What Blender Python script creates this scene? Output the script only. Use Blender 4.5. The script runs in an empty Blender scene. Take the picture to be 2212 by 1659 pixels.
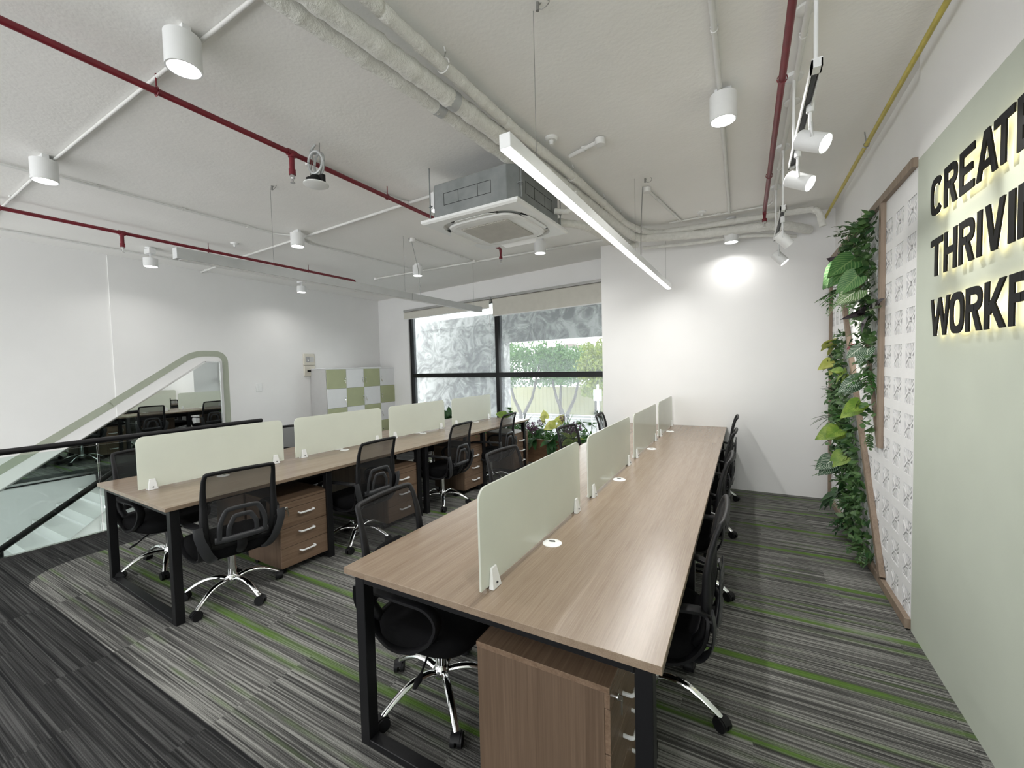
import bpy, math, random
from mathutils import Vector, Matrix, Euler
random.seed(7)
S = bpy.context.scene
COL = S.collection
R = math.radians
PI = math.pi
CEIL = 3.153

# ------------------------------------------------------------------ camera, world, exposure
cam_d = bpy.data.cameras.new('camera')
cam = bpy.data.objects.new('camera', cam_d); COL.objects.link(cam)
right = Vector((0.8732, 0.4867, -0.0244)); fwd = Vector((-0.4865, 0.8727, -0.0423)).normalized()
right = (right - fwd * right.dot(fwd)).normalized()
up = right.cross(fwd)
mw = Matrix((right, up, -fwd)).transposed().to_4x4(); mw.translation = (0, 0, 1.5485)
cam.matrix_world = mw
cam_d.sensor_width = 36; cam_d.sensor_fit = 'HORIZONTAL'
cam_d.lens = 902.3 / 2212 * 36
cam_d.clip_start = 0.02; cam_d.clip_end = 300
S.camera = cam
W = bpy.data.worlds.new('sky'); S.world = W; W.use_nodes = True
wn = W.node_tree.nodes; bg = wn['Background']
bg.inputs[0].default_value = (0.98, 0.99, 1.0, 1); bg.inputs[1].default_value = 2.0
S.view_settings.view_transform = 'Standard'; S.view_settings.look = 'None'
S.view_settings.exposure = 1.1; S.view_settings.gamma = 1.0; S.view_settings.use_curve_mapping = False
LAMP = dict(down=4.2, track=2.2, linear=16.0, spot=9.0)

# ------------------------------------------------------------------ mesh helpers
class MB:
    def __init__(s): s.v = []; s.f = []; s.uv = {}
    def add(s, vs, fs, T=None, uvs=None):
        o = len(s.v)
        s.v += [tuple(T @ Vector(p)) if T is not None else tuple(p) for p in vs]
        for i, f in enumerate(fs):
            if uvs: s.uv[len(s.f)] = [uvs[k] for k in f]
            s.f.append([k + o for k in f])
        return s
    def box(s, x0, x1, y0, y1, z0, z1, T=None):
        v = [(x0,y0,z0),(x1,y0,z0),(x1,y1,z0),(x0,y1,z0),(x0,y0,z1),(x1,y0,z1),(x1,y1,z1),(x0,y1,z1)]
        return s.add(v, [(0,3,2,1),(4,5,6,7),(0,1,5,4),(1,2,6,5),(2,3,7,6),(3,0,4,7)], T)
    def prism(s, poly, axis, a, b, T=None):
        """poly: 2D points; axis 'x': (y,z), 'y': (x,z), 'z': (x,y)."""
        def P(p, h): return {'x': (h, p[0], p[1]), 'y': (p[0], h, p[1]), 'z': (p[0], p[1], h)}[axis]
        n = len(poly)
        v = [P(p, a) for p in poly] + [P(p, b) for p in poly]
        f = [tuple(range(n))[::-1], tuple(range(n, 2*n))] + [(i, (i+1) % n, n+(i+1) % n, n+i) for i in range(n)]
        return s.add(v, f, T)
    def tube(s, path, r, n=10, closed=False, flat=1.0, upv=(0,0,1), caps=True, T=None, wob=0):
        P = [Vector(p) for p in path]; m = len(P)
        rr = r if isinstance(r, (list, tuple)) else [r]*m
        upv = Vector(upv); vs = []
        for i in range(m):
            a = P[(i-1) % m] if (closed or i > 0) else P[i]
            b = P[(i+1) % m] if (closed or i < m-1) else P[i]
            d = (b - a).normalized()
            u = upv - d*upv.dot(d)
            if u.length < 1e-3: u = Vector((1,0,0)) - d*d.x
            if u.length < 1e-3: u = Vector((0,1,0)) - d*d.y
            u.normalize(); w = d.cross(u)
            for k in range(n):
                t = 2*PI*k/n
                q = rr[i]*(1 + (wob*math.sin(i*1.9+k*2.3) if wob else 0))
                vs.append(tuple(P[i] + w*math.cos(t)*q + u*math.sin(t)*q*flat))
        fs = []
        for i in range(m if closed else m-1):
            j = (i+1) % m
            for k in range(n):
                l = (k+1) % n
                fs.append((i*n+k, i*n+l, j*n+l, j*n+k))
        if caps and not closed:
            fs.append(tuple(range(n))[::-1]); fs.append(tuple(range((m-1)*n, m*n)))
        return s.add(vs, fs, T)
    def cyl(s, a, b, r, n=20, r2=None):
        return s.tube([a, b], [r, r if r2 is None else r2], n)
    def lathe(s, prof, c=(0,0,0), n=24, T=None):
        """prof: (r,z) list around the z axis"""
        vs = []; fs = []
        for r, z in prof:
            for k in range(n):
                t = 2*PI*k/n; vs.append((c[0]+r*math.cos(t), c[1]+r*math.sin(t), c[2]+z))
        for i in range(len(prof)-1):
            for k in range(n):
                l = (k+1) % n; fs.append((i*n+k, i*n+l, (i+1)*n+l, (i+1)*n+k))
        fs.append(tuple(range(n))[::-1]); fs.append(tuple(range((len(prof)-1)*n, len(prof)*n)))
        return s.add(vs, fs, T)
    def build(s, name, m, parent=None, loc=None, rotz=0, smooth=True, bevel=0, seg=2, ang=38):
        me = bpy.data.meshes.new(name)
        vs = s.v
        if loc is not None and parent is None:
            vs = [(x-loc[0], y-loc[1], z-loc[2]) for x, y, z in s.v]
        me.from_pydata(vs, [], s.f)
        if s.uv:
            uvl = me.uv_layers.new(name='UVMap'); dat = []
            for i, f in enumerate(s.f): dat += [c for q in s.uv.get(i, [(0, 0)]*len(f)) for c in q]
            uvl.data.foreach_set('uv', dat)
        me.update()
        if smooth:
            me.polygons.foreach_set('use_smooth', [True]*len(me.polygons)); me.set_sharp_from_angle(angle=R(ang))
        me.materials.append(m)
        o = bpy.data.objects.new(name, me); COL.objects.link(o)
        if loc is not None: o.location = loc
        if parent is not None: o.parent = parent
        if bevel:
            b = o.modifiers.new('bevel', 'BEVEL'); b.width = bevel; b.segments = seg; b.limit_method = 'ANGLE'; b.angle_limit = R(40)
        return o
def tag(o, label=None, cat=None, group=None, kind=None):
    if label: o['label'] = label
    if cat: o['category'] = cat
    if group: o['group'] = group
    if kind: o['kind'] = kind
    return o
def thing(name, loc, label, cat, group=None, rotz=0):
    o = bpy.data.objects.new(name, None); COL.objects.link(o)
    o.location = loc; o.rotation_euler = (0, 0, rotz); o.empty_display_size = 0.05
    return tag(o, label, cat, group)
def struct(name, mb, m, **k):
    o = mb.build(name, m, **k); return tag(o, kind='structure')
def copy_tree(o, parent=None):
    c = o.copy(); COL.objects.link(c)
    if parent is not None: c.parent = parent
    for ch in list(o.children): copy_tree(ch, c)
    return c
def bend(pts, r=0.05, n=5):
    """round the corners of a polyline"""
    P = [Vector(p) for p in pts]; out = [P[0]]
    for i in range(1, len(P)-1):
        a, b, c = P[i-1], P[i], P[i+1]
        d1 = (a-b); d2 = (c-b); q = min(r, d1.length*0.45, d2.length*0.45)
        p1 = b + d1.normalized()*q; p2 = b + d2.normalized()*q
        for k in range(n+1):
            t = k/n; out.append(p1*(1-t)**2 + b*2*t*(1-t) + p2*t*t)
    out.append(P[-1]); return out
def smoothpath(pts, n=6, closed=False):
    P = [Vector(p) for p in pts]; out = []; m = len(P)
    for i in range(m if closed else m-1):
        p0 = P[(i-1) % m] if (closed or i > 0) else P[0]; p1 = P[i]; p2 = P[(i+1) % m]
        p3 = P[(i+2) % m] if (closed or i < m-2) else P[-1]
        for k in range(n):
            t = k/n
            out.append(0.5*((2*p1) + (p2-p0)*t + (2*p0-5*p1+4*p2-p3)*t*t + (-p0+3*p1-3*p2+p3)*t**3))
    if not closed: out.append(P[-1])
    return out

# ------------------------------------------------------------------ materials
class NT:
    def __init__(s, name):
        s.m = bpy.data.materials.new(name); s.m.use_nodes = True
        s.t = s.m.node_tree; s.b = s.t.nodes['Principled BSDF']; s.out = s.t.nodes['Material Output']
    def n(s, typ, **k):
        x = s.t.nodes.new(typ)
        for a, v in k.items(): setattr(x, a, v)
        return x
    def l(s, a, b): s.t.links.new(a, b)
    def inp(s, node, key, v):
        if hasattr(v, 'is_output') or isinstance(v, bpy.types.NodeSocket): s.l(v, node.inputs[key])
        else: node.inputs[key].default_value = v
    def math(s, op, a, b=None, c=None, clamp=False):
        x = s.n('ShaderNodeMath', operation=op); x.use_clamp = clamp
        s.inp(x, 0, a)
        if b is not None: s.inp(x, 1, b)
        if c is not None: s.inp(x, 2, c)
        return x.outputs[0]
    def coord(s, kind='Object'): return s.n('ShaderNodeTexCoord').outputs[kind]
    def mapping(s, vec, scale=(1,1,1), loc=(0,0,0), rot=(0,0,0)):
        x = s.n('ShaderNodeMapping'); s.l(vec, x.inputs[0])
        x.inputs['Scale'].default_value = scale; x.inputs['Location'].default_value = loc; x.inputs['Rotation'].default_value = rot
        return x.outputs[0]
    def noise(s, vec, scale=5, detail=3, rough=0.5, dist=0):
        x = s.n('ShaderNodeTexNoise'); s.l(vec, x.inputs['Vector'])
        x.inputs['Scale'].default_value = scale; x.inputs['Detail'].default_value = detail
        x.inputs['Roughness'].default_value = rough; x.inputs['Distortion'].default_value = dist
        return x.outputs['Fac']
    def ramp(s, fac, stops, interp='LINEAR'):
        x = s.n('ShaderNodeValToRGB'); s.l(fac, x.inputs[0]); e = x.color_ramp.elements; x.color_ramp.interpolation = interp
        while len(e) < len(stops): e.new(0.5)
        for i, (p, c) in enumerate(stops):
            e[i].position = p; e[i].color = (c, c, c, 1) if isinstance(c, (int, float)) else tuple(c)+(1,)
        return x.outputs[0]
    def mix(s, fac, a, b, typ='MIX'):
        x = s.n('ShaderNodeMix', data_type='RGBA', blend_type=typ)
        s.inp(x, 0, fac)
        for k, v in ((6, a), (7, b)):
            if isinstance(v, tuple): x.inputs[k].default_value = v+(1,) if len(v) == 3 else v
            else: s.l(v, x.inputs[k])
        return x.outputs[2]
    def bump(s, h, strength=0.2, dist=0.01):
        x = s.n('ShaderNodeBump'); s.l(h, x.inputs['Height']); x.inputs['Strength'].default_value = strength
        x.inputs['Distance'].default_value = dist; s.l(x.outputs[0], s.b.inputs['Normal'])
    def set(s, col=None, rough=None, metal=None, spec=None, **k):
        if col is not None:
            if isinstance(col, tuple): s.b.inputs['Base Color'].default_value = col + (1,)
            else: s.l(col, s.b.inputs['Base Color'])
        if rough is not None: s.inp(s.b, 'Roughness', rough)
        if metal is not None: s.b.inputs['Metallic'].default_value = metal
        if spec is not None: s.b.inputs['Specular IOR Level'].default_value = spec
        return s.m
def flat(name, col, rough=0.5, metal=0.0, spec=0.5, nz=0.06, sc=12.0, bump=0.0, bsc=80):
    t = NT(name); c = t.coord()
    f = t.noise(c, sc, 3)
    lo = tuple(x*(1-nz) for x in col); hi = tuple(min(1, x*(1+nz)) for x in col)
    t.set(t.ramp(f, [(0.3, lo), (0.7, hi)]), rough, metal, spec)
    if bump: t.bump(t.noise(c, bsc, 4), bump, 0.004)
    return t.m
def emis(name, col, st):
    t = NT(name); t.set((0.8, 0.8, 0.8), 0.4)
    t.b.inputs['Emission Color'].default_value = col + (1,); t.b.inputs['Emission Strength'].default_value = st
    return t.m
def wood(name, c1, c2, axis='y', fine=60, rough=0.42, bands=3.0, spec=0.4):
    t = NT(name); c = t.coord()
    st = {'y': (1, 0.018, 1), 'x': (0.018, 1, 1), 'z': (1, 1, 0.018)}[axis]
    st2 = {'y': (1, 0.09, 1), 'x': (0.09, 1, 1), 'z': (1, 1, 0.09)}[axis]
    a = t.noise(t.mapping(c, st), fine, 4, 0.7, 0.15)
    b = t.noise(t.mapping(c, st), bands*7, 3, 0.5, 0.5)
    f = t.math('ADD', t.math('MULTIPLY', a, 0.65), t.math('MULTIPLY', b, 0.35))
    t.set(t.ramp(f, [(0.36, c1), (0.5, tuple((x+y)/2 for x, y in zip(c1, c2))), (0.64, c2)]), rough, 0, spec)
    t.bump(a, 0.08, 0.002)
    return t.m

paint = flat('white_wall_paint', (0.84, 0.838, 0.83), 0.72, nz=0.015, sc=2, bump=0.06, bsc=60)
ceil_m = NT('ceiling_plaster'); _c = ceil_m.coord()
_n = ceil_m.noise(_c, 1.4, 4, 0.6); ceil_m.set(ceil_m.ramp(_n, [(0.3, (0.85, 0.842, 0.815)), (0.7, (0.885, 0.878, 0.852))]), 0.85)
ceil_m.bump(ceil_m.math('ADD', ceil_m.noise(_c, 3, 5, 0.6), ceil_m.math('MULTIPLY', ceil_m.noise(_c, 45, 4), 0.25)), 0.25, 0.02)
ceil_m = ceil_m.m
sage = flat('sage_wall_paint', (0.50, 0.54, 0.46), 0.62, nz=0.03, sc=3, bump=0.05, bsc=120)
stripe_m = flat('sage_stripe_paint', (0.40, 0.43, 0.345), 0.6, nz=0.03, bump=0.03)
black_metal = flat('black_powder_metal', (0.006, 0.006, 0.007), 0.45, 0.0, 0.3, bump=0.05, bsc=300)
black_al = flat('black_window_aluminium', (0.010, 0.010, 0.011), 0.3, 0.4, 0.5)
black_plastic = flat('black_plastic', (0.006, 0.006, 0.007), 0.5, 0, 0.3, bump=0.05, bsc=400)
grey_plastic = flat('dark_grey_plastic', (0.026, 0.027, 0.030), 0.42, 0, 0.45, bump=0.05, bsc=400)
black_fabric = flat('black_seat_fabric', (0.004, 0.004, 0.0045), 0.95, 0, 0.12, bump=0.25, bsc=600)
chrome = flat('chrome', (0.82, 0.83, 0.84), 0.07, 1.0, nz=0.01)
steel = flat('brushed_steel', (0.66, 0.66, 0.66), 0.25, 1.0, nz=0.05)
wire_m = flat('steel_wire', (0.30, 0.30, 0.29), 0.4, 0.6)
white_plastic = flat('white_plastic', (0.80, 0.81, 0.80), 0.38, nz=0.01)
white_metal = flat('white_lamp_metal', (0.78, 0.79, 0.79), 0.4, nz=0.02)
grey_metal = flat('pale_grey_aluminium', (0.47, 0.485, 0.485), 0.45, 0.2, nz=0.05, sc=8)
pipe_white = flat('white_painted_conduit', (0.74, 0.74, 0.72), 0.55, nz=0.03)
red_pipe = flat('red_painted_pipe', (0.17, 0.012, 0.022), 0.38, nz=0.12, sc=20, bump=0.05)
yellow_pipe = flat('yellow_painted_pipe', (0.50, 0.42, 0.08), 0.45, nz=0.15, sc=20)
socket_beige = flat('beige_breaker_plastic', (0.62, 0.59, 0.51), 0.45, nz=0.02)
breaker_grey = flat('grey_breaker_plastic', (0.33, 0.33, 0.33), 0.35, nz=0.05)
keym = flat('brass_and_steel_key', (0.55, 0.52, 0.45), 0.3, 1.0)
locker_white = flat('white_locker_laminate', (0.82, 0.83, 0.84), 0.4, nz=0.01)
locker_side = flat('pale_grey_locker_side', (0.47, 0.47, 0.46), 0.5, nz=0.02)
locker_green = flat('sage_green_locker_door', (0.42, 0.45, 0.26), 0.45, nz=0.05, sc=4)
blind_m = flat('beige_blind_fabric', (0.62, 0.605, 0.54), 0.8, nz=0.03, bump=0.1, bsc=500)
desk_wood = wood('desk_wood_laminate', (0.195, 0.140, 0.097), (0.285, 0.222, 0.165), 'y', 260, 0.26, spec=0.55)
ped_wood = wood('pedestal_wood_laminate', (0.12, 0.074, 0.046), (0.205, 0.14, 0.095), 'y', 110, 0.45)
ped_side = wood('pedestal_wood_shaded', (0.095, 0.062, 0.040), (0.145, 0.098, 0.066), 'z', 120, 0.45)  # same wood as the fronts; upright grain, side shade mixed into the colour
frame_wood = wood('oak_frame_wood', (0.20, 0.145, 0.105), (0.30, 0.235, 0.18), 'z', 90, 0.5)
planter_wood = wood('planter_wood', (0.11, 0.06, 0.032), (0.20, 0.118, 0.065), 'x', 60, 0.5)
block_m = flat('white_breeze_block', (0.76, 0.76, 0.76), 0.7, nz=0.02, bump=0.1, bsc=90)
block_back = flat('recess_shade_grey', (0.24, 0.235, 0.23), 0.8, nz=0.05)  # shade inside the recesses, put into the backing colour
lamp_glow = emis('lamp_diffuser', (1.0, 0.99, 0.97), 6.0)
linear_glow = emis('linear_diffuser', (1.0, 0.995, 0.97), 5.0)
led_glow = emis('warm_led_strip', (1.0, 0.82, 0.42), 2.2)
letter_m = flat('black_letter_acrylic', (0.006, 0.006, 0.006), 0.6, spec=0.15, nz=0.1)

# insulation wrap
t = NT('white_insulation_wrap'); c = t.coord()
nz_ = t.noise(t.mapping(c, (1, 1, 1)), 25, 5, 0.65)
t.set(t.ramp(nz_, [(0.3, (0.70, 0.70, 0.66)), (0.7, (0.80, 0.80, 0.76))]), 0.75); t.bump(nz_, 0.6, 0.02); wrap_m = t.m
# galvanised steel
t = NT('galvanised_steel'); c = t.coord()
v = t.n('ShaderNodeTexVoronoi'); t.l(c, v.inputs['Vector']); v.inputs['Scale'].default_value = 30
t.set(t.ramp(t.noise(c, 9, 4), [(0.3, (0.20, 0.215, 0.215)), (0.7, (0.27, 0.285, 0.285))]), 0.5, 0.3); galv = t.m
# mirror
t = NT('wall_mirror_glass'); t.set((0.80, 0.84, 0.84), 0.015, 1.0); mirror_m = t.m
# chair mesh fabric
def see_through(name, col, alpha, rough=0.7, gloss=0.0):
    t = NT(name); c = t.coord()
    t.set(t.ramp(t.noise(c, 30, 2), [(0.3, tuple(x*0.9 for x in col)), (0.7, tuple(min(1, x*1.1) for x in col))]), rough)
    tr = t.n('ShaderNodeBsdfTransparent'); mx = t.n('ShaderNodeMixShader'); mx.inputs[0].default_value = alpha
    t.l(tr.outputs[0], mx.inputs[1]); t.l(t.b.outputs[0], mx.inputs[2]); t.l(mx.outputs[0], t.out.inputs[0])
    return t.m
mesh_m = see_through('black_mesh_fabric', (0.008, 0.008, 0.009), 0.66, 0.9)
# frosted desk screens: clear share + diffuse + translucent share, glossy skin
def frosted(name, col, clear, edge=None):
    t = NT(name); c = t.coord()
    f = t.noise(c, 4, 3)
    colr = t.ramp(f, [(0.3, tuple(x*0.96 for x in col)), (0.7, col)])
    d = t.n('ShaderNodeBsdfDiffuse'); t.l(colr, d.inputs[0])
    tl = t.n('ShaderNodeBsdfTranslucent'); t.l(colr, tl.inputs[0])
    m1 = t.n('ShaderNodeMixShader'); m1.inputs[0].default_value = 0.5; t.l(d.outputs[0], m1.inputs[1]); t.l(tl.outputs[0], m1.inputs[2])
    tr = t.n('ShaderNodeBsdfTransparent'); tr.inputs[0].default_value = tuple(0.5+0.5*x for x in col)+(1,)
    m2 = t.n('ShaderNodeMixShader'); m2.inputs[0].default_value = clear; t.l(m1.outputs[0], m2.inputs[1]); t.l(tr.outputs[0], m2.inputs[2])
    g = t.n('ShaderNodeBsdfGlossy'); g.inputs['Roughness'].default_value = 0.12
    fr = t.n('ShaderNodeFresnel'); fr.inputs[0].default_value = 1.3
    m3 = t.n('ShaderNodeMixShader'); t.l(fr.outputs[0], m3.inputs[0]); t.l(m2.outputs[0], m3.inputs[1]); t.l(g.outputs[0], m3.inputs[2])
    t.l(m3.outputs[0], t.out.inputs[0]); return t.m
frost = frosted('frosted_green_glass', (0.955, 0.985, 0.895), 0.13)
# clear glass
def clear_glass(name, tint, haze=0.0, hcol=(0.9, 0.95, 1.0), ior=1.45):
    t = NT(name)
    tr = t.n('ShaderNodeBsdfTransparent'); tr.inputs[0].default_value = tint + (1,)
    g = t.n('ShaderNodeBsdfGlossy'); g.inputs['Roughness'].default_value = 0.02
    fr = t.n('ShaderNodeFresnel'); fr.inputs[0].default_value = ior
    m = t.n('ShaderNodeMixShader'); t.l(fr.outputs[0], m.inputs[0]); t.l(tr.outputs[0], m.inputs[1]); t.l(g.outputs[0], m.inputs[2])
    last = m.outputs[0]
    if haze:
        c = t.coord(); nn = t.noise(t.mapping(c, (1, 1, 1.4)), 2.2, 6, 0.62, 1.5)
        tl = t.n('ShaderNodeBsdfTranslucent'); tl.inputs[0].default_value = hcol + (1,)
        f = t.ramp(nn, [(0.3, haze*0.8), (0.7, haze*1.2)])
        m2 = t.n('ShaderNodeMixShader'); t.l(f, m2.inputs[0]); t.l(last, m2.inputs[1]); t.l(tl.outputs[0], m2.inputs[2]); last = m2.outputs[0]
    t.l(last, t.out.inputs[0]); return t.m
rail_glass = clear_glass('clear_balustrade_glass', (0.90, 0.95, 0.93))
dusty_glass = clear_glass('dusty_window_glass', (0.95, 0.98, 0.97), 0.11, ior=1.12)
# concrete outside
t = NT('weathered_concrete'); c = t.coord()
a = t.noise(c, 2.2, 9, 0.68, 1.8); b = t.noise(t.mapping(c, (1, 1, 0.4)), 0.9, 4, 0.5)
f = t.math('ADD', t.math('MULTIPLY', a, 0.7), t.math('MULTIPLY', b, 0.3))
t.set(t.ramp(f, [(0.43, (0.25, 0.25, 0.25)), (0.5, (0.44, 0.44, 0.435)), (0.57, (0.70, 0.70, 0.70))]), 0.9); concrete = t.m

# carpet
def carpet():
    t = NT('striped_carpet_tiles'); c = t.coord()
    sp = t.n('ShaderNodeSeparateXYZ'); t.l(c, sp.inputs[0]); x, y = sp.outputs[0], sp.outputs[1]
    row = t.math('FLOOR', t.math('DIVIDE', t.math('SUBTRACT', y, 0.872), 0.2585))
    roff = t.math('MULTIPLY', t.math('SINE', t.math('MULTIPLY', row, 12.9898)), 7.3)
    colm = t.math('FLOOR', t.math('ADD', t.math('DIVIDE', x, 1.03), roff))
    wn_ = t.n('ShaderNodeTexWhiteNoise', noise_dimensions='2D'); cb = t.n('ShaderNodeCombineXYZ'); t.l(row, cb.inputs[0]); t.l(colm, cb.inputs[1]); t.l(cb.outputs[0], wn_.inputs['Vector'])
    rnd = wn_.outputs['Value']
    # fine stripes along x
    cv = t.n('ShaderNodeCombineXYZ'); t.l(t.math('MULTIPLY', x, 1.1), cv.inputs[0]); t.l(t.math('MULTIPLY', y, 125.0), cv.inputs[1]); t.l(t.math('MULTIPLY', rnd, 9.0), cv.inputs[2])
    s1 = t.noise(cv.outputs[0], 1.0, 2, 0.6)
    cv2 = t.n('ShaderNodeCombineXYZ'); t.l(t.math('MULTIPLY', x, 0.5), cv2.inputs[0]); t.l(t.math('MULTIPLY', y, 22.0), cv2.inputs[1]); t.l(t.math('MULTIPLY', rnd, 5.0), cv2.inputs[2])
    s2 = t.noise(cv2.outputs[0], 1.0, 2, 0.5)
    pile = t.noise(c, 260, 2, 0.6)
    s = t.math('ADD', t.math('ADD', t.math('MULTIPLY', s1, 0.78), t.math('MULTIPLY', s2, 0.22)), t.math('MULTIPLY', t.math('SUBTRACT', pile, 0.5), 0.22))
    light = t.ramp(s, [(0.36, (0.036, 0.036, 0.035)), (0.49, (0.098, 0.097, 0.092)), (0.62, (0.26, 0.26, 0.243))])
    dark = t.ramp(s, [(0.36, (0.012, 0.012, 0.012)), (0.50, (0.032, 0.032, 0.032)), (0.64, (0.078, 0.078, 0.077))])
    # green bands
    f = t.math('SUBTRACT', t.math('FRACT', t.math('ADD', t.math('DIVIDE', t.math('SUBTRACT', y, 1.392), 0.5165), 0.5)), 0.5)
    def band(c0, w):
        return t.math('SUBTRACT', 1.0, t.math('DIVIDE', t.math('ABSOLUTE', t.math('SUBTRACT', f, c0)), w), clamp=True)
    cx = t.n('ShaderNodeCombineXYZ'); t.l(t.math('MULTIPLY', x, 0.9), cx.inputs[0]); t.l(row, cx.inputs[1])
    along = t.noise(cx.outputs[0], 1.3, 2, 0.5)
    amp = t.math('MULTIPLY', t.math('SUBTRACT', along, 0.34), 4.5, clamp=True)
    b1 = t.math('MULTIPLY', t.math('MULTIPLY', t.math('MULTIPLY', band(0.0, 0.062), 1.9, clamp=True), amp), t.math('GREATER_THAN', y, 1.0))
    cx2 = t.n('ShaderNodeCombineXYZ'); t.l(t.math('MULTIPLY', x, 1.3), cx2.inputs[0]); t.l(t.math('ADD', row, 31.7), cx2.inputs[1])
    amp2 = t.math('MULTIPLY', t.math('SUBTRACT', t.noise(cx2.outputs[0], 1.7, 2, 0.5), 0.44), 3.0, clamp=True)
    b2 = t.math('MULTIPLY', t.math('ADD', band(-0.2, 0.05), t.math('ADD', band(0.36, 0.035), band(0.2, 0.03))), amp2)
    g = t.math('ADD', b1, b2, clamp=True)
    g = t.math('MULTIPLY', g, t.math('ADD', 0.45, t.math('MULTIPLY', s1, 0.8)), clamp=True)
    lit = t.mix(g, light, (0.085, 0.165, 0.022))
    # zone mask: striped field with a rounded corner
    x0, y0, r = -4.99, 0.885, 0.42
    qx = t.math('MAXIMUM', t.math('SUBTRACT', x0+r, x), 0.0); qy = t.math('MAXIMUM', t.math('SUBTRACT', y0+r, y), 0.0)
    d = t.math('SQRT', t.math('ADD', t.math('MULTIPLY', qx, qx), t.math('MULTIPLY', qy, qy)))
    mask = t.math('LESS_THAN', d, r)
    # dark seams between the dark planks
    fr = t.math('FRACT', t.math('DIVIDE', t.math('SUBTRACT', y, 0.872), 0.17))
    seam = t.math('LESS_THAN', fr, 0.06)
    dark2 = t.mix(t.math('MULTIPLY', seam, 0.85), dark, (0.008, 0.008, 0.009))
    t.set(t.mix(mask, dark2, lit), 0.95, 0, 0.15)
    t.bump(t.math('ADD', s1, pile), 0.5, 0.006)
    return t.m
carpet_m = carpet()

# foliage: light veins on a leaf, by its UVs (u across 0..1, v along 0..1)
def leafmat(name, c1, c2, vein=0.0, vcol=(0.6, 0.7, 0.4), rough=0.45):
    t = NT(name); uv = t.coord('UV'); ob = t.coord()
    base = t.ramp(t.noise(ob, 14, 2), [(0.35, c1), (0.65, c2)])
    if vein:
        sp = t.n('ShaderNodeSeparateXYZ'); t.l(uv, sp.inputs[0])
        au = t.math('ABSOLUTE', t.math('SUBTRACT', sp.outputs[0], 0.5))
        ph = t.math('SUBTRACT', t.math('MULTIPLY', sp.outputs[1], 9.0), t.math('MULTIPLY', au, 7.0))
        w = t.math('ABSOLUTE', t.math('SUBTRACT', t.math('FRACT', ph), 0.5))
        ln = t.math('LESS_THAN', w, 0.11); mid = t.math('LESS_THAN', au, 0.03)
        f = t.math('MULTIPLY', t.math('MAXIMUM', ln, mid), vein)
        base = t.mix(f, base, vcol)
    t.set(base, rough, 0, 0.4)
    tl = t.n('ShaderNodeBsdfTranslucent'); t.l(base, tl.inputs[0])
    m = t.n('ShaderNodeMixShader'); m.inputs[0].default_value = 0.22
    t.l(t.b.outputs[0], m.inputs[1]); t.l(tl.outputs[0], m.inputs[2]); t.l(m.outputs[0], t.out.inputs[0])
    return t.m
LF = dict(
    dark=leafmat('dark_green_leaf', (0.012, 0.045, 0.014), (0.03, 0.10, 0.025)),
    mid=leafmat('mid_green_leaf', (0.03, 0.11, 0.02), (0.07, 0.20, 0.04)),
    veined=leafmat('veined_green_leaf', (0.04, 0.13, 0.035), (0.07, 0.19, 0.05), 0.55, (0.28, 0.42, 0.16)),
    white=leafmat('white_veined_leaf', (0.02, 0.07, 0.03), (0.03, 0.10, 0.04), 0.9, (0.62, 0.70, 0.58)),
    lime=leafmat('lime_edged_leaf', (0.13, 0.24, 0.03), (0.30, 0.40, 0.07), 0.5, (0.06, 0.16, 0.02)),
    yellow=leafmat('yellow_green_leaf', (0.42, 0.46, 0.10), (0.62, 0.62, 0.22)),
    purple=leafmat('dark_purple_leaf', (0.010, 0.006, 0.010), (0.035, 0.018, 0.03), 0.5, (0.12, 0.11, 0.12), 0.25),
    red=leafmat('dark_red_leaf', (0.10, 0.008, 0.015), (0.18, 0.02, 0.03)),
    plum=leafmat('plum_petal', (0.07, 0.018, 0.06), (0.16, 0.06, 0.14)),
    pale=leafmat('pale_striped_leaf', (0.10, 0.20, 0.07), (0.16, 0.27, 0.10), 0.9, (0.70, 0.74, 0.60)),
    twig=leafmat('small_leaf_green', (0.03, 0.085, 0.03), (0.10, 0.19, 0.06)),
    stem=flat('plant_stem', (0.06, 0.09, 0.03), 0.6),
    tree=leafmat('tree_foliage', (0.045, 0.125, 0.045), (0.13, 0.25, 0.06)),
    tree2=leafmat('olive_tree_foliage', (0.09, 0.16, 0.03), (0.28, 0.31, 0.05)),
    bark=flat('tree_bark', (0.09, 0.08, 0.075), 0.9, nz=0.2, sc=6))

# ------------------------------------------------------------------ the room
WO = Vector((-1.91, 6.283, 0)); We = Vector((-0.9889, 0.1486, 0)); Wn = Vector((0.1486, 0.9889, 0))
TW = Matrix((We, Wn, Vector((0, 0, 1)))).transposed().to_4x4(); TW.translation = WO      # window wall frame: s along, n outward
fl = MB(); fl.box(-5.54, 0.95, -3.2, 7.6, -0.25, 0); fl.box(-7.75, -5.54, 2.52, 7.6, -0.25, 0)
struct('floor', fl, carpet_m, smooth=False)
struct('ceiling', MB().box(-8.0, 1.2, -3.3, 7.75, CEIL, CEIL+0.2), ceil_m, smooth=False)
struct('wall_left', MB().prism([(-7.355, 2.296), (-7.52, 7.126), (-7.54, 7.45), (-7.75, 7.45), (-7.75, 2.296)], 'z', -3.2, CEIL)
       .box(-7.75, -7.367, -3.3, 2.296, -3.2, CEIL), paint, smooth=False)
struct('wall_far', MB().box(-1.714, 1.05, 5.657, 6.6, 0, CEIL), paint, smooth=False)
struct('wall_right', MB().box(0.85, 1.05, 3.0, 5.657, 0, CEIL), paint, smooth=False)
struct('wall_sign', MB().box(0.82, 1.05, -3.3, 3.09, 2.607, CEIL), paint, smooth=False)
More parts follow.
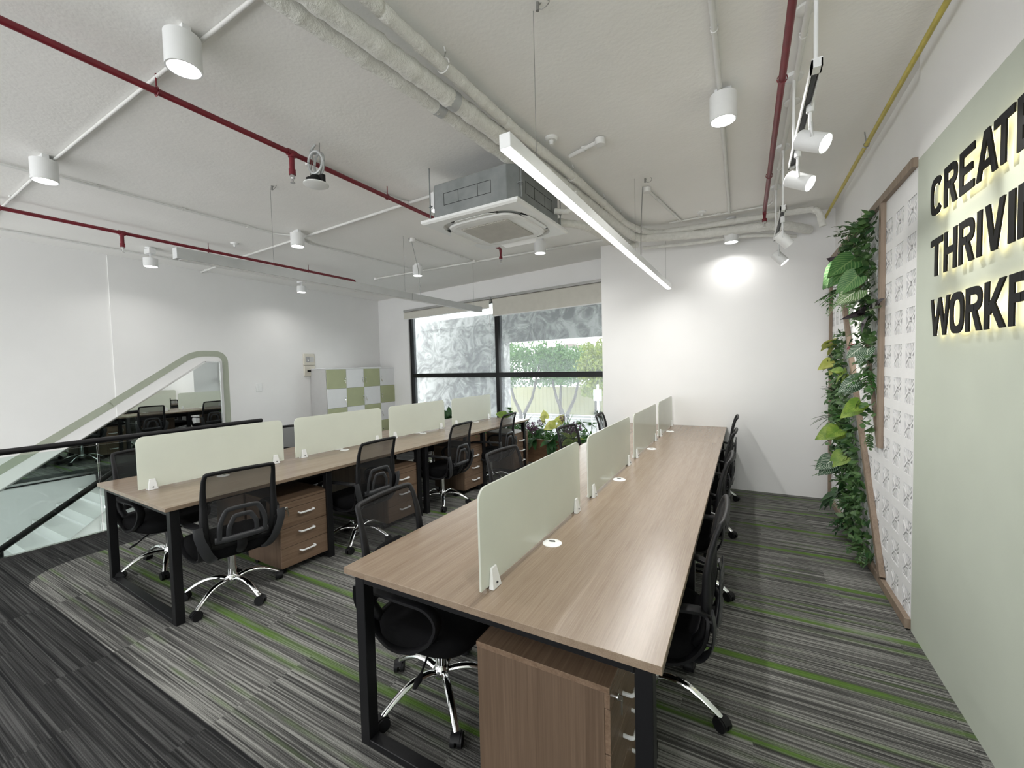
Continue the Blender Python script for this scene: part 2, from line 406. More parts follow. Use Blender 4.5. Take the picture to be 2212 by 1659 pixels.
struct('wall_sage', MB().box(0.82, 1.05, -3.3, 3.09, 0, 2.607), sage, smooth=False)
wb = MB(); wb.box(-7.75, 1.05, -3.5, -3.3, 0, 0.25).box(-7.75, 1.05, -3.5, -3.3, 2.95, CEIL)
for x in (-7.75, -4.9, -2.0, 0.87): wb.box(x, x+0.18, -3.5, -3.3, 0.25, 2.95)
struct('wall_back', wb, paint, smooth=False)     # unseen side behind the viewpoint, left open so sky light brightens the room
ww = MB(); ww.box(4.60, 5.72, 0, 0.2, -0.2, CEIL, TW); ww.box(-0.25, 4.60, 0, 0.2, 2.80, CEIL, TW); ww.box(-0.25, 4.60, 0, 0.2, -0.2, 0.22, TW)
struct('wall_window', ww, paint, smooth=False)
struct('wall_stairwell', MB().box(-5.62, -5.545, -3.3, 2.60, -3.2, -0.02), paint, smooth=False)
st = MB()
for i in range(1, 17):
    st.box(-7.355, -5.625, 2.56-0.25*i, 2.56-0.25*(i-1), -0.172*i-0.14, -0.172*i)
struct('trim_5', st, flat('white_stair_stone', (0.82, 0.82, 0.81), 0.4, nz=0.02), smooth=False)
struct('floor_lower', MB().box(-8, 1, -6, 3, -3.3, -3.2), flat('lower_floor_stone', (0.6, 0.6, 0.58), 0.5), smooth=False)  # unseen lower floor, pale to bounce light up the stairwell
struct('baseboard_left', MB().prism([(-7.410, 3.9), (-7.519, 7.1), (-7.505, 7.1), (-7.396, 3.9)], 'z', 0, 0.075), black_plastic, smooth=False)
# painted sage stripe following the stair mirror
def strip(pts, w):
    P = [Vector(p) for p in pts]; L = []; Rr = []
    for i, p in enumerate(P):
        d = (P[min(i+1, len(P)-1)] - P[max(i-1, 0)]).normalized(); nn = Vector((-d.y, d.x))
        L.append(p + nn*w/2); Rr.append(p - nn*w/2)
    return L, Rr
path = [Vector((3.69, 0.02))] + bend([(3.69, 0.4, 0), (3.69, 1.865, 0), (3.24, 1.865, 0), (2.25, 1.181, 0)], 0.16, 6)
def painted(pts, xf, name):
    L, Rr = strip([(p[0], p[1]) for p in pts], 0.088); mb = MB()
    for i in range(len(L)-1):
        q = [L[i], L[i+1], Rr[i+1], Rr[i]]
        v = [(xf(a.x)+0.0, a.x, a.y) for a in q] + [(xf(a.x)+0.003, a.x, a.y) for a in q]
        mb.add(v, [(0,1,2,3),(7,6,5,4),(0,4,5,1),(1,5,6,2),(2,6,7,3),(3,7,4,0)])
    return struct(name, mb, stripe_m, smooth=False)
painted(path, lambda y: -7.355-(y-2.296)*0.03416, 'trim_1')
painted([(2.36, 1.246), (0.6, 0.07), (-0.6, -0.73)], lambda y: -7.367, 'trim_2')
# triangular stair mirror
def up_z(y): return 0.275+(y-1.248)*0.682
mp = [(-0.7, up_z(-0.7)), (3.374, 1.725), (3.565, 1.724), (3.559, 0.03), (2.45, 0.03), (-0.7, -2.25)]
mir = thing('wall_mirror', (-7.33, 1.4, 0), 'large angled mirror on the white wall following the stair slope', 'mirror')
Tm = Matrix.Translation((7.33, -1.4, 0))
MB().prism(mp, 'x', -7.345, -7.338, Tm).build('mirror_glass', mirror_m, mir, smooth=False)
fr = MB()
for a, b in zip(mp[:4], mp[1:4]):
    a = Vector(a); b = Vector(b); d = (b-a).normalized(); nn = Vector((-d.y, d.x))*0.014
    fr.prism([tuple(a-d*0.01), tuple(b+d*0.01), tuple(b+d*0.01+nn), tuple(a-d*0.01+nn)], 'x', -7.405, -7.332, Tm)
fr.build('mirror_frame', steel, mir, smooth=False)

# ------------------------------------------------------------------ window, blinds, view outside
wf = thing('window_1', tuple(WO), None, None); tag(wf, kind='structure')
def wpart(name, mb, m, **k): return mb.build(name, m, wf, **k)
TL = Matrix(((We.x, Wn.x, 0, 0), (We.y, Wn.y, 0, 0), (0, 0, 1, 0), (0, 0, 0, 1)))
f = MB(); f.box(-0.2, 4.60, 0.05, 0.15, 0.22, 0.28, TL); f.box(-0.2, 4.60, 0.05, 0.15, 2.74, 2.80, TL)
f.box(4.54, 4.60, 0.03, 0.15, 0.28, 2.74, TL); f.box(-0.2, -0.14, 0.05, 0.15, 0.28, 2.74, TL)
f.box(2.075, 2.155, 0.03, 0.15, 0.28, 2.74, TL); f.box(-0.14, 4.54, 0.03, 0.15, 1.352, 1.440, TL)
wpart('window_frame', f, black_al, bevel=0.004)
for a, b in ((-0.14, 2.075), (2.155, 4.54)):
    for z0, z1 in ((0.28, 1.352), (1.44, 2.74)):
        wpart('window_pane', MB().box(a, b, 0.085, 0.093, z0, z1, TL), dusty_glass, smooth=False)
def blind(s0, s1, zb, label):
    o = thing('roller_blind', tuple(TW @ Vector(((s0+s1)/2, -0.03, 2.80))), label, 'blind', 'roller blinds over the window')
    T = Matrix.Translation(-o.location) @ TW
    MB().box(s0, s1, -0.075, -0.01, 2.785, 2.83, T).build('rail', steel, o, bevel=0.003)
    MB().tube([(s0+0.01, -0.05, 2.755), (s1-0.01, -0.05, 2.755)], 0.028, 14, T=T).build('roller_tube', blind_m, o)
    MB().box(s0+0.02, s1-0.02, -0.079, -0.077, zb, 2.755, T).build('fabric', blind_m, o, smooth=False)
    MB().box(s0+0.02, s1-0.02, -0.084, -0.072, zb-0.015, zb, T).build('hem_bar', white_plastic, o, smooth=False)
    ch = MB()
    ch.tube([(s0+0.015, -0.085, 2.75), (s0+0.015, -0.085, 1.45)], 0.0025, 5, T=T).build('pull_chain', white_plastic, o)
blind(-0.12, 2.12, 2.475, 'beige roller blind hanging lower over the right half of the window')
blind(2.16, 4.66, 2.63, 'beige roller blind rolled nearly all the way up on the left of the window')
# weathered wall and beam just outside
oc = MB(); oc.box(2.88, 8.5, 1.2, 1.4, -3.2, 2.72, TW); oc.box(-4.5, 2.88, 1.2, 1.4, 2.07, 2.96, TW)
oc.box(2.86, 8.5, 1.17, 1.2, 2.50, 2.52, TW)
tag(oc.build('concrete_screen_wall', concrete, smooth=False), 'weathered grey concrete screen wall just outside the window', 'wall')
struct('ground', MB().box(-90, 40, 8.8, 140, -4.2, -4.0), flat('pale_asphalt', (0.22, 0.22, 0.22), 0.9, nz=0.08), smooth=False)
fe = MB(); fe.box(-30, -8, 44, 44.2, -4.0, -0.9)
for i in range(45): fe.box(-30+i*0.5, -29.96+i*0.5, 43.96, 44, -4.0, -0.86)
tag(fe.build('boundary_fence', flat('pale_yellow_fence', (0.34, 0.33, 0.20), 0.8, nz=0.05), smooth=False), 'pale yellow fence behind the trees across the street', 'fence')
gr = MB()
for i in range(3): gr.box(-30, -8, 36, 36.06, -3.1-i*0.25, -3.04-i*0.25)
for i in range(12): gr.box(-30+i*2, -29.94+i*2, 36, 36.06, -4.0, -3.0)
tag(gr.build('street_railing', white_metal, smooth=False), 'low white railing along the street outside', 'railing')
def tree(x, y, zc, rx, rz, m, label, trunk=((0, 0),), n=3800):
    o = thing('street_tree', (x, y, -4.0), label, 'tree', 'trees outside the window')
    tr = MB()
    for dx, lean in trunk:
        tr.tube([(dx*0.2, 0, 0), (dx*0.2, 0, 1.2), (dx*0.6+lean, 0, 2.6), (dx*1.2+lean*1.6, 0, zc+4.0)], [0.22, 0.17, 0.13, 0.06], 8)
    tr.build('trunk', LF['bark'], o)
    lf = MB(); rnd = random.Random(int(x*10))
    cl = [(rnd.uniform(-1, 1)*rx*0.7, rnd.uniform(-1, 1)*rx*0.5, rnd.uniform(-1, 1)*rz*0.7) for _ in range(22)]
    for i in range(n):
        c = cl[rnd.randrange(len(cl))]; u = Vector((rnd.gauss(0, 1), rnd.gauss(0, 1), rnd.gauss(0, 1))).normalized()
        q = rnd.uniform(0.35, 1.0)*rx*0.36
        p = Vector((c[0], c[1], c[2]+zc+4.0)) + Vector((u.x*q, u.y*q, u.z*q))
        s = rnd.uniform(0.10, 0.19); E_ = Euler((rnd.uniform(0, 6), rnd.uniform(0, 6), rnd.uniform(0, 6))).to_matrix()
        vs = [p + E_ @ Vector(v)*s for v in ((-1, 0, 0), (0, -0.5, 0.1), (1, 0, 0), (0, 0.5, 0.1))]
        lf.add(vs, [(0, 1, 2, 3)])
    lf.build('crown', m, o, smooth=False)
tree(-17.9, 34, 1.7, 2.9, 2.4, LF['tree'], 'tall bushy tree nearest the middle window post', ((-1, -0.3), (1, 0.4)))
tree(-16.9, 40.5, 1.3, 2.7, 2.1, LF['tree'], 'rounded green tree second from the left outside', ((0, 0.1),))
tree(-13.9, 34.5, 1.6, 2.5, 2.0, LF['tree'], 'green tree with a forked pale trunk before the yellow fence', ((-1, -0.2), (1, 0.3)))
tree(-13.0, 40.5, 1.7, 2.4, 2.2, LF['tree2'], 'yellowing olive tree beside the right edge of the window', ((0, 0),))
tree(-9.6, 30.5, 1.5, 2.2, 2.6, LF['tree2'], 'pale green tree partly cut off by the white wall', ((0, 0),))
def house(x0, x1, y, z0, z1, label):
    o = thing('house', ((x0+x1)/2, y, -4), label, 'house'); T = Matrix.Translation((-(x0+x1)/2, -y, 4))
    MB().box(x0, x1, y, y+8, -4, z0, T).build('house_wall', flat('white_render', (0.7, 0.7, 0.7), 0.8), o, smooth=False)
    MB().add([(x0-.4, y-.5, z0), (x1+.4, y-.5, z0), (x1+.4, y+8.5, z0), (x0-.4, y+8.5, z0), (x0+1.5, y+4, z1), (x1-1.5, y+4, z1)],
             [(0, 1, 5, 4), (1, 2, 5), (2, 3, 4, 5), (3, 0, 4), (0, 3, 2, 1)], T).build('roof', flat('red_brown_roof', (0.13, 0.085, 0.08), 0.7, nz=0.1), o, smooth=False)
house(-30.3, -26.6, 70, 4.6, 5.6, 'house with a red-brown roof rising behind the treetops')
house(-35.0, -32.5, 74, 4.4, 5.3, 'smaller house further left behind the treetops')
sp = thing('street_pole', (-7.9, 25, -4), 'white street pole with a small sign at the right of the view', 'pole')
MB().cyl((0, 0, 0), (0, 0, 4.3), 0.07, 10).build('pole', white_metal, sp)
MB().box(-0.25, 0.25, -0.1, -0.06, 3.3, 4.0).build('sign_plate', flat('blue_white_sign', (0.55, 0.62, 0.75), 0.5), sp, smooth=False)

# ------------------------------------------------------------------ balustrade and stair handrail
ba = thing('glass_balustrade', (-5.52, 1.2, 0), 'clear glass balustrade with a black handrail along the stairwell', 'balustrade')
Tb = Matrix.Translation((5.52, -1.2, 0))
ys = [-1.9, -0.75, 0.42, 1.56, 2.72, 3.12]
for a, b in zip(ys[:-1], ys[1:]):
    MB().box(-5.515, -5.503, a+0.006, b-0.006, 0.02, 0.88, Tb).build('glass_panel', rail_glass, ba, smooth=False)
MB().box(-5.53, -5.488, -1.9, 3.12, -0.0, 0.03, Tb).build('base_channel', steel, ba, smooth=False)
hr = MB(); hr.tube([(-5.5, -1.9, 0.925), (-5.5, 3.14, 0.925)], 0.027, 16, T=Tb)
hr.lathe([(0.0, 0.012), (0.018, 0.008), (0.027, 0)], (0, 0, 0), 16, Tb @ Matrix.Translation((-5.5, 3.14, 0.925)) @ Matrix.Rotation(-PI/2, 4, 'X'))
hr.build('handrail', black_metal, ba)
for y in (-0.75, 0.42, 1.56, 2.72):
    MB().cyl((-5.51+5.52, y-1.2, 0.87), (-5.50+5.52, y-1.2, 0.91), 0.011, 8).build('bracket', steel, ba)
sh = thing('stair_handrail', (-5.62, 0.95, 0), 'black tubular handrail sloping down inside the stairwell', 'handrail')
def shp(y): return (0.0, y-0.95, 0.069+(y-0.926)*0.652)
MB().tube([shp(-1.6), shp(1.70)], 0.027, 14).build('rail', black_metal, sh)
for y in (-0.9, 0.93):
    z = shp(y)[2]
    MB().cyl((0, y-0.95, z-0.30), (0, y-0.95, z-0.02), 0.019, 10).build('post', black_metal, sh)
    MB().cyl((0, y-0.95, z-0.30), (0, y-0.95, z-0.285), 0.05, 14).build('post_foot', black_metal, sh)

# ------------------------------------------------------------------ desks
def desk_unit(name, loc, rotz, width, length, frames, grom, label, group):
    """local frame: x across, y along, origin on the floor at the near left corner"""
    o = thing(name, loc, label, 'desk', group, rotz)
    MB().box(0, width, 0, length, 0.725, 0.75).build('tabletop', desk_wood, o, bevel=0.0015, seg=1)
    for y in frames:
        m = MB(); t_ = 0.05
        m.box(0.03, 0.03+t_, y, y+t_, 0, 0.722); m.box(width-0.03-t_, width-0.03, y, y+t_, 0, 0.722)
        m.box(0.03+t_, width-0.03-t_, y, y+t_, 0, 0.03); m.box(0.03+t_, width-0.03-t_, y, y+t_, 0.685, 0.722)
        m.build('leg_frame', black_metal, o, smooth=False, bevel=0.002, seg=1)
    for x in (0.10, width-0.14, width/2-0.11, width/2+0.07):
        MB().box(x, x+0.04, 0.083, length-0.083, 0.692, 0.722).build('rail', black_metal, o, smooth=False)
    MB().box(width/2-0.13, width/2+0.13, 0.25, length-0.25, 0.60, 0.606).box(width/2-0.135, width/2-0.13, 0.25, length-0.25, 0.60, 0.68)\
        .box(width/2+0.13, width/2+0.135, 0.25, length-0.25, 0.60, 0.68).build('cable_tray', black_metal, o, smooth=False)
    for gx, gy in grom:
        g = MB().lathe([(0.0, 0.0), (0.043, 0.0), (0.043, 0.003), (0.039, 0.0055), (0.0, 0.006)], (gx, gy, 0.749), 28)
        gg = g.build('cable_grommet', white_plastic, o)
        MB().add([(gx-0.022, gy+0.012, 0.7565), (gx+0.004, gy+0.02, 0.7565), (gx+0.012, gy+0.008, 0.7565), (gx-0.012, gy+0.002, 0.7565)], [(0, 3, 2, 1)]).build('slot', black_plastic, gg, smooth=False)
    return o
RX0, RX1, RY0 = -1.425, -0.189, 1.111
rw = RX1-RX0; rm = rw/2
gr_ = [1.69, 2.84, 3.985, 5.09]
desk_unit('workstation_desk', (RX0, RY0, 0), 0, rw, 3.41, [0.03, 1.11, 2.25, 3.33], [(rm+dx, g-RY0) for g in gr_[:3] for dx in (-0.052, 0.052)],
          'long wood-topped workstation desk in the foreground with black frame legs', 'back-to-back workstation desks')
desk_unit('workstation_desk', (RX0, RY0+3.412, 0), 0, rw, 1.13, [0.02, 1.06], [(rm+dx, gr_[3]-RY0-3.412) for dx in (-0.052, 0.052)],
          'short end section of the right desk row against the white wall', 'back-to-back workstation desks')
LO = Vector((-4.243, 1.184, 0)); LA = -0.0424; lw = 1.223
def LP(a, b, z=0.0):
    c, s = math.cos(LA), math.sin(LA)
    return (LO.x + a*c - b*s, LO.y + a*s + b*c, z)
desk_unit('workstation_desk', tuple(LO), LA, lw, 2.215, [0.03, 1.085, 2.13], [(lw/2+dx, y) for y in (0.56, 1.66) for dx in (-0.052, 0.052)],
          'nearer half of the left wood-topped desk row beside the stairwell', 'back-to-back workstation desks')
desk_unit('workstation_desk', LP(0, 2.217), LA, lw, 2.215, [0.03, 1.085, 2.13], [(lw/2+dx, y) for y in (0.56, 1.66) for dx in (-0.052, 0.052)],
          'farther half of the left desk row ending at the window planter', 'back-to-back workstation desks')

def rrect(y0, y1, z0, z1, r, n=6):
    pts = [(y0, z0), (y1, z0)]
    for cx, cz, a0 in ((y1-r, z1-r, 0), (y0+r, z1-r, PI/2)):
        for k in range(n+1): pts.append((cx+r*math.cos(a0+PI/2*k/n), cz+r*math.sin(a0+PI/2*k/n)))
    return pts
def screen(loc, rotz, L, label, group):
    o = thing('desk_screen', loc, label, 'desk screen', group, rotz)
    MB().prism(rrect(-L/2, L/2, 0.012, 0.375, 0.045), 'x', -0.004, 0.004).build('glass_sheet', frost, o, smooth=False)
    for s in (-1, 1):
        y = s*(L/2-0.075)
        for sx in (-1, 1):
            c = MB(); w0, w1 = 0.029, 0.018
            v = [(sx*0.0045, y-w0, 0.0), (sx*0.026, y-w0, 0.0), (sx*0.026, y+w0, 0.0), (sx*0.0045, y+w0, 0.0),
                 (sx*0.0045, y-w1, 0.075), (sx*0.012, y-w1, 0.075), (sx*0.012, y+w1, 0.075), (sx*0.0045, y+w1, 0.075)]
            c.add(v, [(0, 3, 2, 1), (4, 5, 6, 7), (0, 1, 5, 4), (1, 2, 6, 5), (2, 3, 7, 6), (3, 0, 4, 7)] if sx > 0 else [(0, 1, 2, 3), (7, 6, 5, 4), (4, 5, 1, 0), (5, 6, 2, 1), (6, 7, 3, 2), (7, 4, 0, 3)])
            cc = c.build('clip', white_plastic, o, bevel=0.003)
            MB().cyl((sx*0.0225, y, 0.02), (sx*0.0265, y, 0.02), 0.004, 10).build('screw', grey_plastic, cc)
    return o
RL = ['frosted green desk screen nearest the camera on the right desk row', 'second green desk screen from the camera on the right desk row',
      'third green desk screen of the right desk row', 'green desk screen of the right row beside the white wall']
for (a, b), lb in zip([(1.185, 2.19), (2.335, 3.365), (3.50, 4.50), (4.65, 5.60)], RL):
    screen((-0.807, (a+b)/2, 0.75), 0, b-a, lb, 'frosted glass desk screens')
LL = ['large frosted green desk screen at the near end of the left row', 'frosted green desk screen second in the left desk row',
      'frosted green desk screen third in the left row before the lockers', 'frosted green desk screen of the left row nearest the window']
for (a, b), lb in zip([(0.06, 1.07), (1.18, 2.18), (2.29, 3.24), (3.40, 4.33)], LL):
    screen(LP(lw/2, (a+b)/2, 0.75), LA, b-a, lb, 'frosted glass desk screens')

# ------------------------------------------------------------------ mobile pedestals: front faces +x, origin on the floor
def pedestal(loc, rotz, label):
    o = thing('drawer_pedestal', loc, label, 'drawer unit', 'mobile drawer pedestals', rotz)
    MB().box(-0.48, -0.018, -0.205, 0.205, 0.055, 0.555).build('carcass', ped_side, o, bevel=0.001, seg=1)
    MB().box(-0.482, 0.0, -0.208, 0.208, 0.555, 0.575).build('top_board', ped_wood, o, bevel=0.001, seg=1)
    MB().box(-0.018, 0, -0.205, 0.205, 0.505, 0.552).build('lock_rail', ped_wood, o, bevel=0.001, seg=1)
    for z0, z1 in ((0.360, 0.502), (0.212, 0.357), (0.06, 0.209)):
        d = MB().box(-0.018, 0, -0.203, 0.203, z0, z1).build('drawer_front', ped_wood, o, bevel=0.001, seg=1)
        zc = z0+(z1-z0)*0.66
        MB().tube(bend([(0, -0.058, zc), (0.034, -0.058, zc), (0.034, 0.058, zc), (0, 0.058, zc)], 0.012, 4), 0.0055, 8, flat=1.3).build('handle', white_metal, d)
    k = MB().lathe([(0.011, 0), (0.011, 0.012), (0.008, 0.014), (0, 0.014)], (0, 0, 0), 14, Matrix.Translation((0, -0.155, 0.515)) @ Matrix.Rotation(PI/2, 4, 'Y'))
    lk = k.build('lock', chrome, o)
    MB().box(0.012, 0.026, -0.157, -0.153, 0.505, 0.523).box(0.020, 0.024, -0.158, -0.150, 0.478, 0.508).box(0.018, 0.022, -0.150, -0.143, 0.455, 0.485).build('key', keym, lk, smooth=False)
    for x in (-0.43, -0.06):
        for y in (-0.16, 0.16):
            c = MB().cyl((x-0.0, y-0.012, 0.024), (x, y+0.012, 0.024), 0.024, 16); c.box(x-0.012, x+0.012, y-0.014, y+0.014, 0.03, 0.055)
            c.build('caster', black_plastic, o)
    return o
ped_y = [2.04, 3.08, 4.27, 5.42]
pl = ['wooden three-drawer pedestal beside the nearest chair of the left desk row', 'wooden drawer pedestal second from the camera under the left row',
      'wooden drawer pedestal third under the left desk row', 'wooden drawer pedestal at the window end of the left desk row']
P0 = pedestal((-3.035, 2.04, 0), LA, pl[0])
def dup(root, loc, rotz, label, group=None):
    c = copy_tree(root); c.location = loc; c.rotation_euler = (0, 0, rotz); c['label'] = label
    if group: c['group'] = group
    return c
for y, l in zip(ped_y[1:], pl[1:]): dup(P0, (-3.035+(y-2.04)*0.0424, y, 0), LA, l)
dup(P0, (-0.355, 1.40, 0), 0, 'wooden drawer pedestal in the foreground under the right desk end')
dup(P0, (-0.355, 2.53, 0), 0, 'wooden drawer pedestal second along the right desk aisle')
dup(P0, (-0.355, 3.67, 0), 0, 'wooden drawer pedestal third along the right desk aisle')
for y, l in ((0.95, 'wooden drawer pedestal on the stairwell side of the left row, near end'), (2.05, 'wooden drawer pedestal on the stairwell side of the left row, second')):
    p = LP(0.08, y); dup(P0, p, LA+PI, l)


# ------------------------------------------------------------------ office chairs: face +y, origin on the floor
def chair(name, loc, rotz, label, group, spin=0.3, dz=0.0):
    o = thing(name, loc, label, 'office chair', group, rotz)
    # five-star base
    bs = MB(); bs.lathe([(0.030, 0.085), (0.040, 0.10), (0.040, 0.135), (0.030, 0.15)], n=20)
    b = bs.build('base_hub', chrome, o)
    for k in range(5):
        a = spin + 2*PI*k/5; ca, sa = math.cos(a), math.sin(a)
        prof = [(0.02, 0.118), (0.08, 0.135), (0.15, 0.132), (0.215, 0.105), (0.268, 0.072), (0.290, 0.055)]
        MB().tube(smoothpath([(r*ca, r*sa, z) for r, z in prof], 4), [0.020-0.006*i/20 for i in range(21)], 10, flat=0.8).build('base_leg', chrome, o)
        cx, cy = 0.295*ca, 0.295*sa; w = a + 1.1 + k*0.9; ux, uy = math.cos(w), math.sin(w)
        c = MB()
        for s in (-1, 1):
            c.cyl((cx+ux*s*0.006, cy+uy*s*0.006, 0.029), (cx+ux*s*0.024, cy+uy*s*0.024, 0.029), 0.029, 16)
        hood = [(math.cos(t)*0.033, 0.029+math.sin(t)*0.033) for t in [PI*i/8 for i in range(-1, 8)]]
        vs = []
        for s in (-1, 1): vs += [(cx+ux*s*0.016-uy*h, cy+uy*s*0.016+ux*h, z) for h, z in hood]
        n_ = len(hood); c.add(vs, [(i, i+1, n_+i+1, n_+i) for i in range(n_-1)] + [tuple(range(n_)), tuple(range(n_, 2*n_))[::-1]])
        c.cyl((cx, cy, 0.04), (cx, cy, 0.062), 0.008, 8)
        c.build('caster', black_plastic, o)
    MB().cyl((0, 0, 0.13), (0, 0, 0.335+dz), 0.024, 20).build('gas_lift', chrome, o)
    # all parts above the lift
    T = Matrix.Translation((0, 0, dz))
    MB().box(-0.075, 0.075, -0.10, 0.10, 0.315, 0.37, T).build('tilt_mechanism', black_plastic, o, bevel=0.01)
    lv = MB().tube(smoothpath([(0.06, 0.03, 0.335), (0.17, 0.05, 0.318), (0.24, 0.06, 0.285)], 4), 0.005, 8, T=T)
    lv.tube([(0.235, 0.06, 0.288), (0.265, 0.065, 0.278), (0.30, 0.07, 0.268)], [0.006, 0.017, 0.008], 10, flat=0.35, T=T)
    lv.build('height_lever', black_plastic, o)
    # seat cushion: stacked superellipse rings
    def ring(hw, hd, z, cy=0.015, n=36, e=3.4, lip=0.0):
        r = []
        for k in range(n):
            t = 2*PI*k/n; c_, s_ = math.cos(t), math.sin(t)
            x = hw*math.copysign(abs(c_)**(2/e), c_); y = hd*math.copysign(abs(s_)**(2/e), s_)
            r.append((x, y+cy, z - lip*max(0, (y/hd)-0.4)**2))
        return r
    rings = [ring(0.19, 0.18, 0.345), ring(0.222, 0.218, 0.352), ring(0.242, 0.240, 0.385, lip=0.02), ring(0.246, 0.244, 0.42, lip=0.04), ring(0.236, 0.232, 0.448, lip=0.06), ring(0.205, 0.20, 0.458, lip=0.07), ring(0.10, 0.10, 0.452, lip=0.07)]
    m = MB(); vs = [p for r in rings for p in r]; n_ = 36
    fs = [(i*n_+k, i*n_+(k+1) % n_, (i+1)*n_+(k+1) % n_, (i+1)*n_+k) for i in range(len(rings)-1) for k in range(n_)]
    fs += [tuple(range(n_))[::-1], tuple(range((len(rings)-1)*n_, len(rings)*n_))]
    m.add(vs, fs, T).build('seat', black_fabric, o, ang=70)
    # backrest: profile (z, y, half width)
    prof = [(0.440, -0.205, 0.175), (0.49, -0.232, 0.188), (0.56, -0.245, 0.196), (0.64, -0.245, 0.200), (0.73, -0.247, 0.199), (0.82, -0.261, 0.199), (0.89, -0.280, 0.197), (0.925, -0.294, 0.193)]
    def bp(z):
        for i in range(len(prof)-1):
            a_, b_ = prof[i], prof[i+1]
            if z <= b_[0] or i == len(prof)-2:
                t = (z-a_[0])/(b_[0]-a_[0]); return (a_[1]+(b_[1]-a_[1])*t, a_[2]+(b_[2]-a_[2])*t)
    def bulge(x, hw): return 0.018*(1-(x/hw)**2)           # mesh bows backwards in the middle
    left = [(-p[2], p[1], p[0]) for p in prof]; rightp = [(p[2], p[1], p[0]) for p in prof]
    top = [(-0.190, -0.296, 0.927), (-0.17, -0.305, 0.931), (-0.09, -0.311, 0.934), (0.0, -0.313, 0.935), (0.09, -0.311, 0.934), (0.17, -0.305, 0.931), (0.190, -0.296, 0.927)]
    bot = [(x*0.175, -0.200-bulge(x, 1)*0.6, 0.437) for x in (0.9, 0.6, 0, -0.6, -0.9)]
    loop = bend(left[:-1] + top + rightp[:-1][::-1] + bot + [left[0]], 0.007, 3)[:-1]
    rad = [0.0135 + 0.0105*max(0, min(1, (0.89-p.z)/0.25)) for p in loop]
    MB().tube(loop, rad, 10, closed=True, flat=0.75, upv=(0, 1, 0.2), T=T).build('back_frame', black_plastic, o, ang=60)
    g = MB(); nz, nx = 14, 10; vs = []
    for i in range(nz+1):
        z = 0.445+(0.925-0.445)*i/nz; yb, hw = bp(z); hw -= 0.008
        for j in range(nx+1):
            x = -hw+2*hw*j/nx; vs.append((x, yb-bulge(x, hw), z))
    g.add(vs, [(i*(nx+1)+j, i*(nx+1)+j+1, (i+1)*(nx+1)+j+1, (i+1)*(nx+1)+j) for i in range(nz) for j in range(nx)], T)
    g.build('back_mesh', mesh_m, o, ang=80)
    # nested-arch lumbar plate
    def arch(hw0, hw1, z0, z1, y): 
        return smoothpath([(-hw0, y(z0), z0), (-hw0*0.9-hw1*0.1, y((z0+z1)/2), (z0+z1)/2), (-hw1, y(z1-0.02), z1-0.018), (-hw1*0.75, y(z1), z1), (0, y(z1)-0.004, z1+0.004), (hw1*0.75, y(z1), z1), (hw1, y(z1-0.02), z1-0.018), (hw0*0.9+hw1*0.1, y((z0+z1)/2), (z0+z1)/2), (hw0, y(z0), z0)], 4)
    yy = lambda z: bp(z)[0]-0.045
    lm = MB()
    lm.tube(arch(0.130, 0.098, 0.500, 0.685, yy), 0.0145, 8, flat=0.35, upv=(0, 1, 0), T=T)
    lm.tube(arch(0.080, 0.055, 0.500, 0.635, yy), 0.0145, 8, flat=0.35, upv=(0, 1, 0), T=T)
    lm.tube([(-0.15, yy(0.5)+0.02, 0.495), (-0.09, yy(0.5), 0.495), (0.09, yy(0.5), 0.495), (0.15, yy(0.5)+0.02, 0.495)], 0.021, 10, flat=0.7, upv=(0, 1, 0), T=T)
    lm.build('lumbar_support', grey_plastic, o, ang=60)
    # support spine under the back
    MB().tube(smoothpath([(0, -0.08, 0.345), (0, -0.18, 0.36), (0, -0.25, 0.42), (0, -0.262, 0.49)], 4), 0.03, 10, flat=0.45, upv=(0, 1, 0.1), T=T).build('back_bracket', black_plastic, o, ang=60)
    # loop armrests
    for s in (-1, 1):
        ap = smoothpath([(s*0.212, -0.240, 0.585), (s*0.250, -0.13, 0.600), (s*0.266, 0.02, 0.600), (s*0.266, 0.12, 0.588), (s*0.264, 0.165, 0.535), (s*0.258, 0.13, 0.455), (s*0.246, 0.04, 0.388), (s*0.228, -0.07, 0.358), (s*0.204, -0.165, 0.368), (s*0.208, -0.228, 0.44), (s*0.222, -0.252, 0.53)], 4, closed=True)
        # fix orientation of the flat band: built from boxes swept along the loop
        am = MB(); P = ap; m_ = len(P); vs = []
        for i in range(m_):
            d = (P[(i+1) % m_]-P[i-1]).normalized(); side = Vector((1, 0, 0)); side = (side - d*side.dot(d)).normalized(); nn = d.cross(side)
            for a_, b_ in ((-1, -0.6), (-0.6, -1), (0.6, -1), (1, -0.6), (1, 0.6), (0.6, 1), (-0.6, 1), (-1, 0.6)):
                vs.append(tuple(P[i] + side*a_*0.024 + nn*b_*0.0095))
        fs = [(i*8+k, i*8+(k+1) % 8, ((i+1) % m_)*8+(k+1) % 8, ((i+1) % m_)*8+k) for i in range(m_) for k in range(8)]
        am.add(vs, fs, T)
        ao = am.build('armrest', grey_plastic if False else black_plastic, o, ang=60)
        pb = MB()
        pth = smoothpath([(s*0.236, -0.268, 0.605), (s*0.234, -0.276, 0.55), (s*0.214, -0.272, 0.48), (s*0.186, -0.252, 0.41), (s*0.150, -0.21, 0.358), (s*0.11, -0.14, 0.345)], 4)
        pb.tube(pth, [0.026]*8+[0.028]*8+[0.024]*(len(pth)-16), 8, flat=0.22, upv=(0, 1, 0.5), T=T)
        pp = pb.build('arm_bracket', grey_plastic, ao, ang=60)
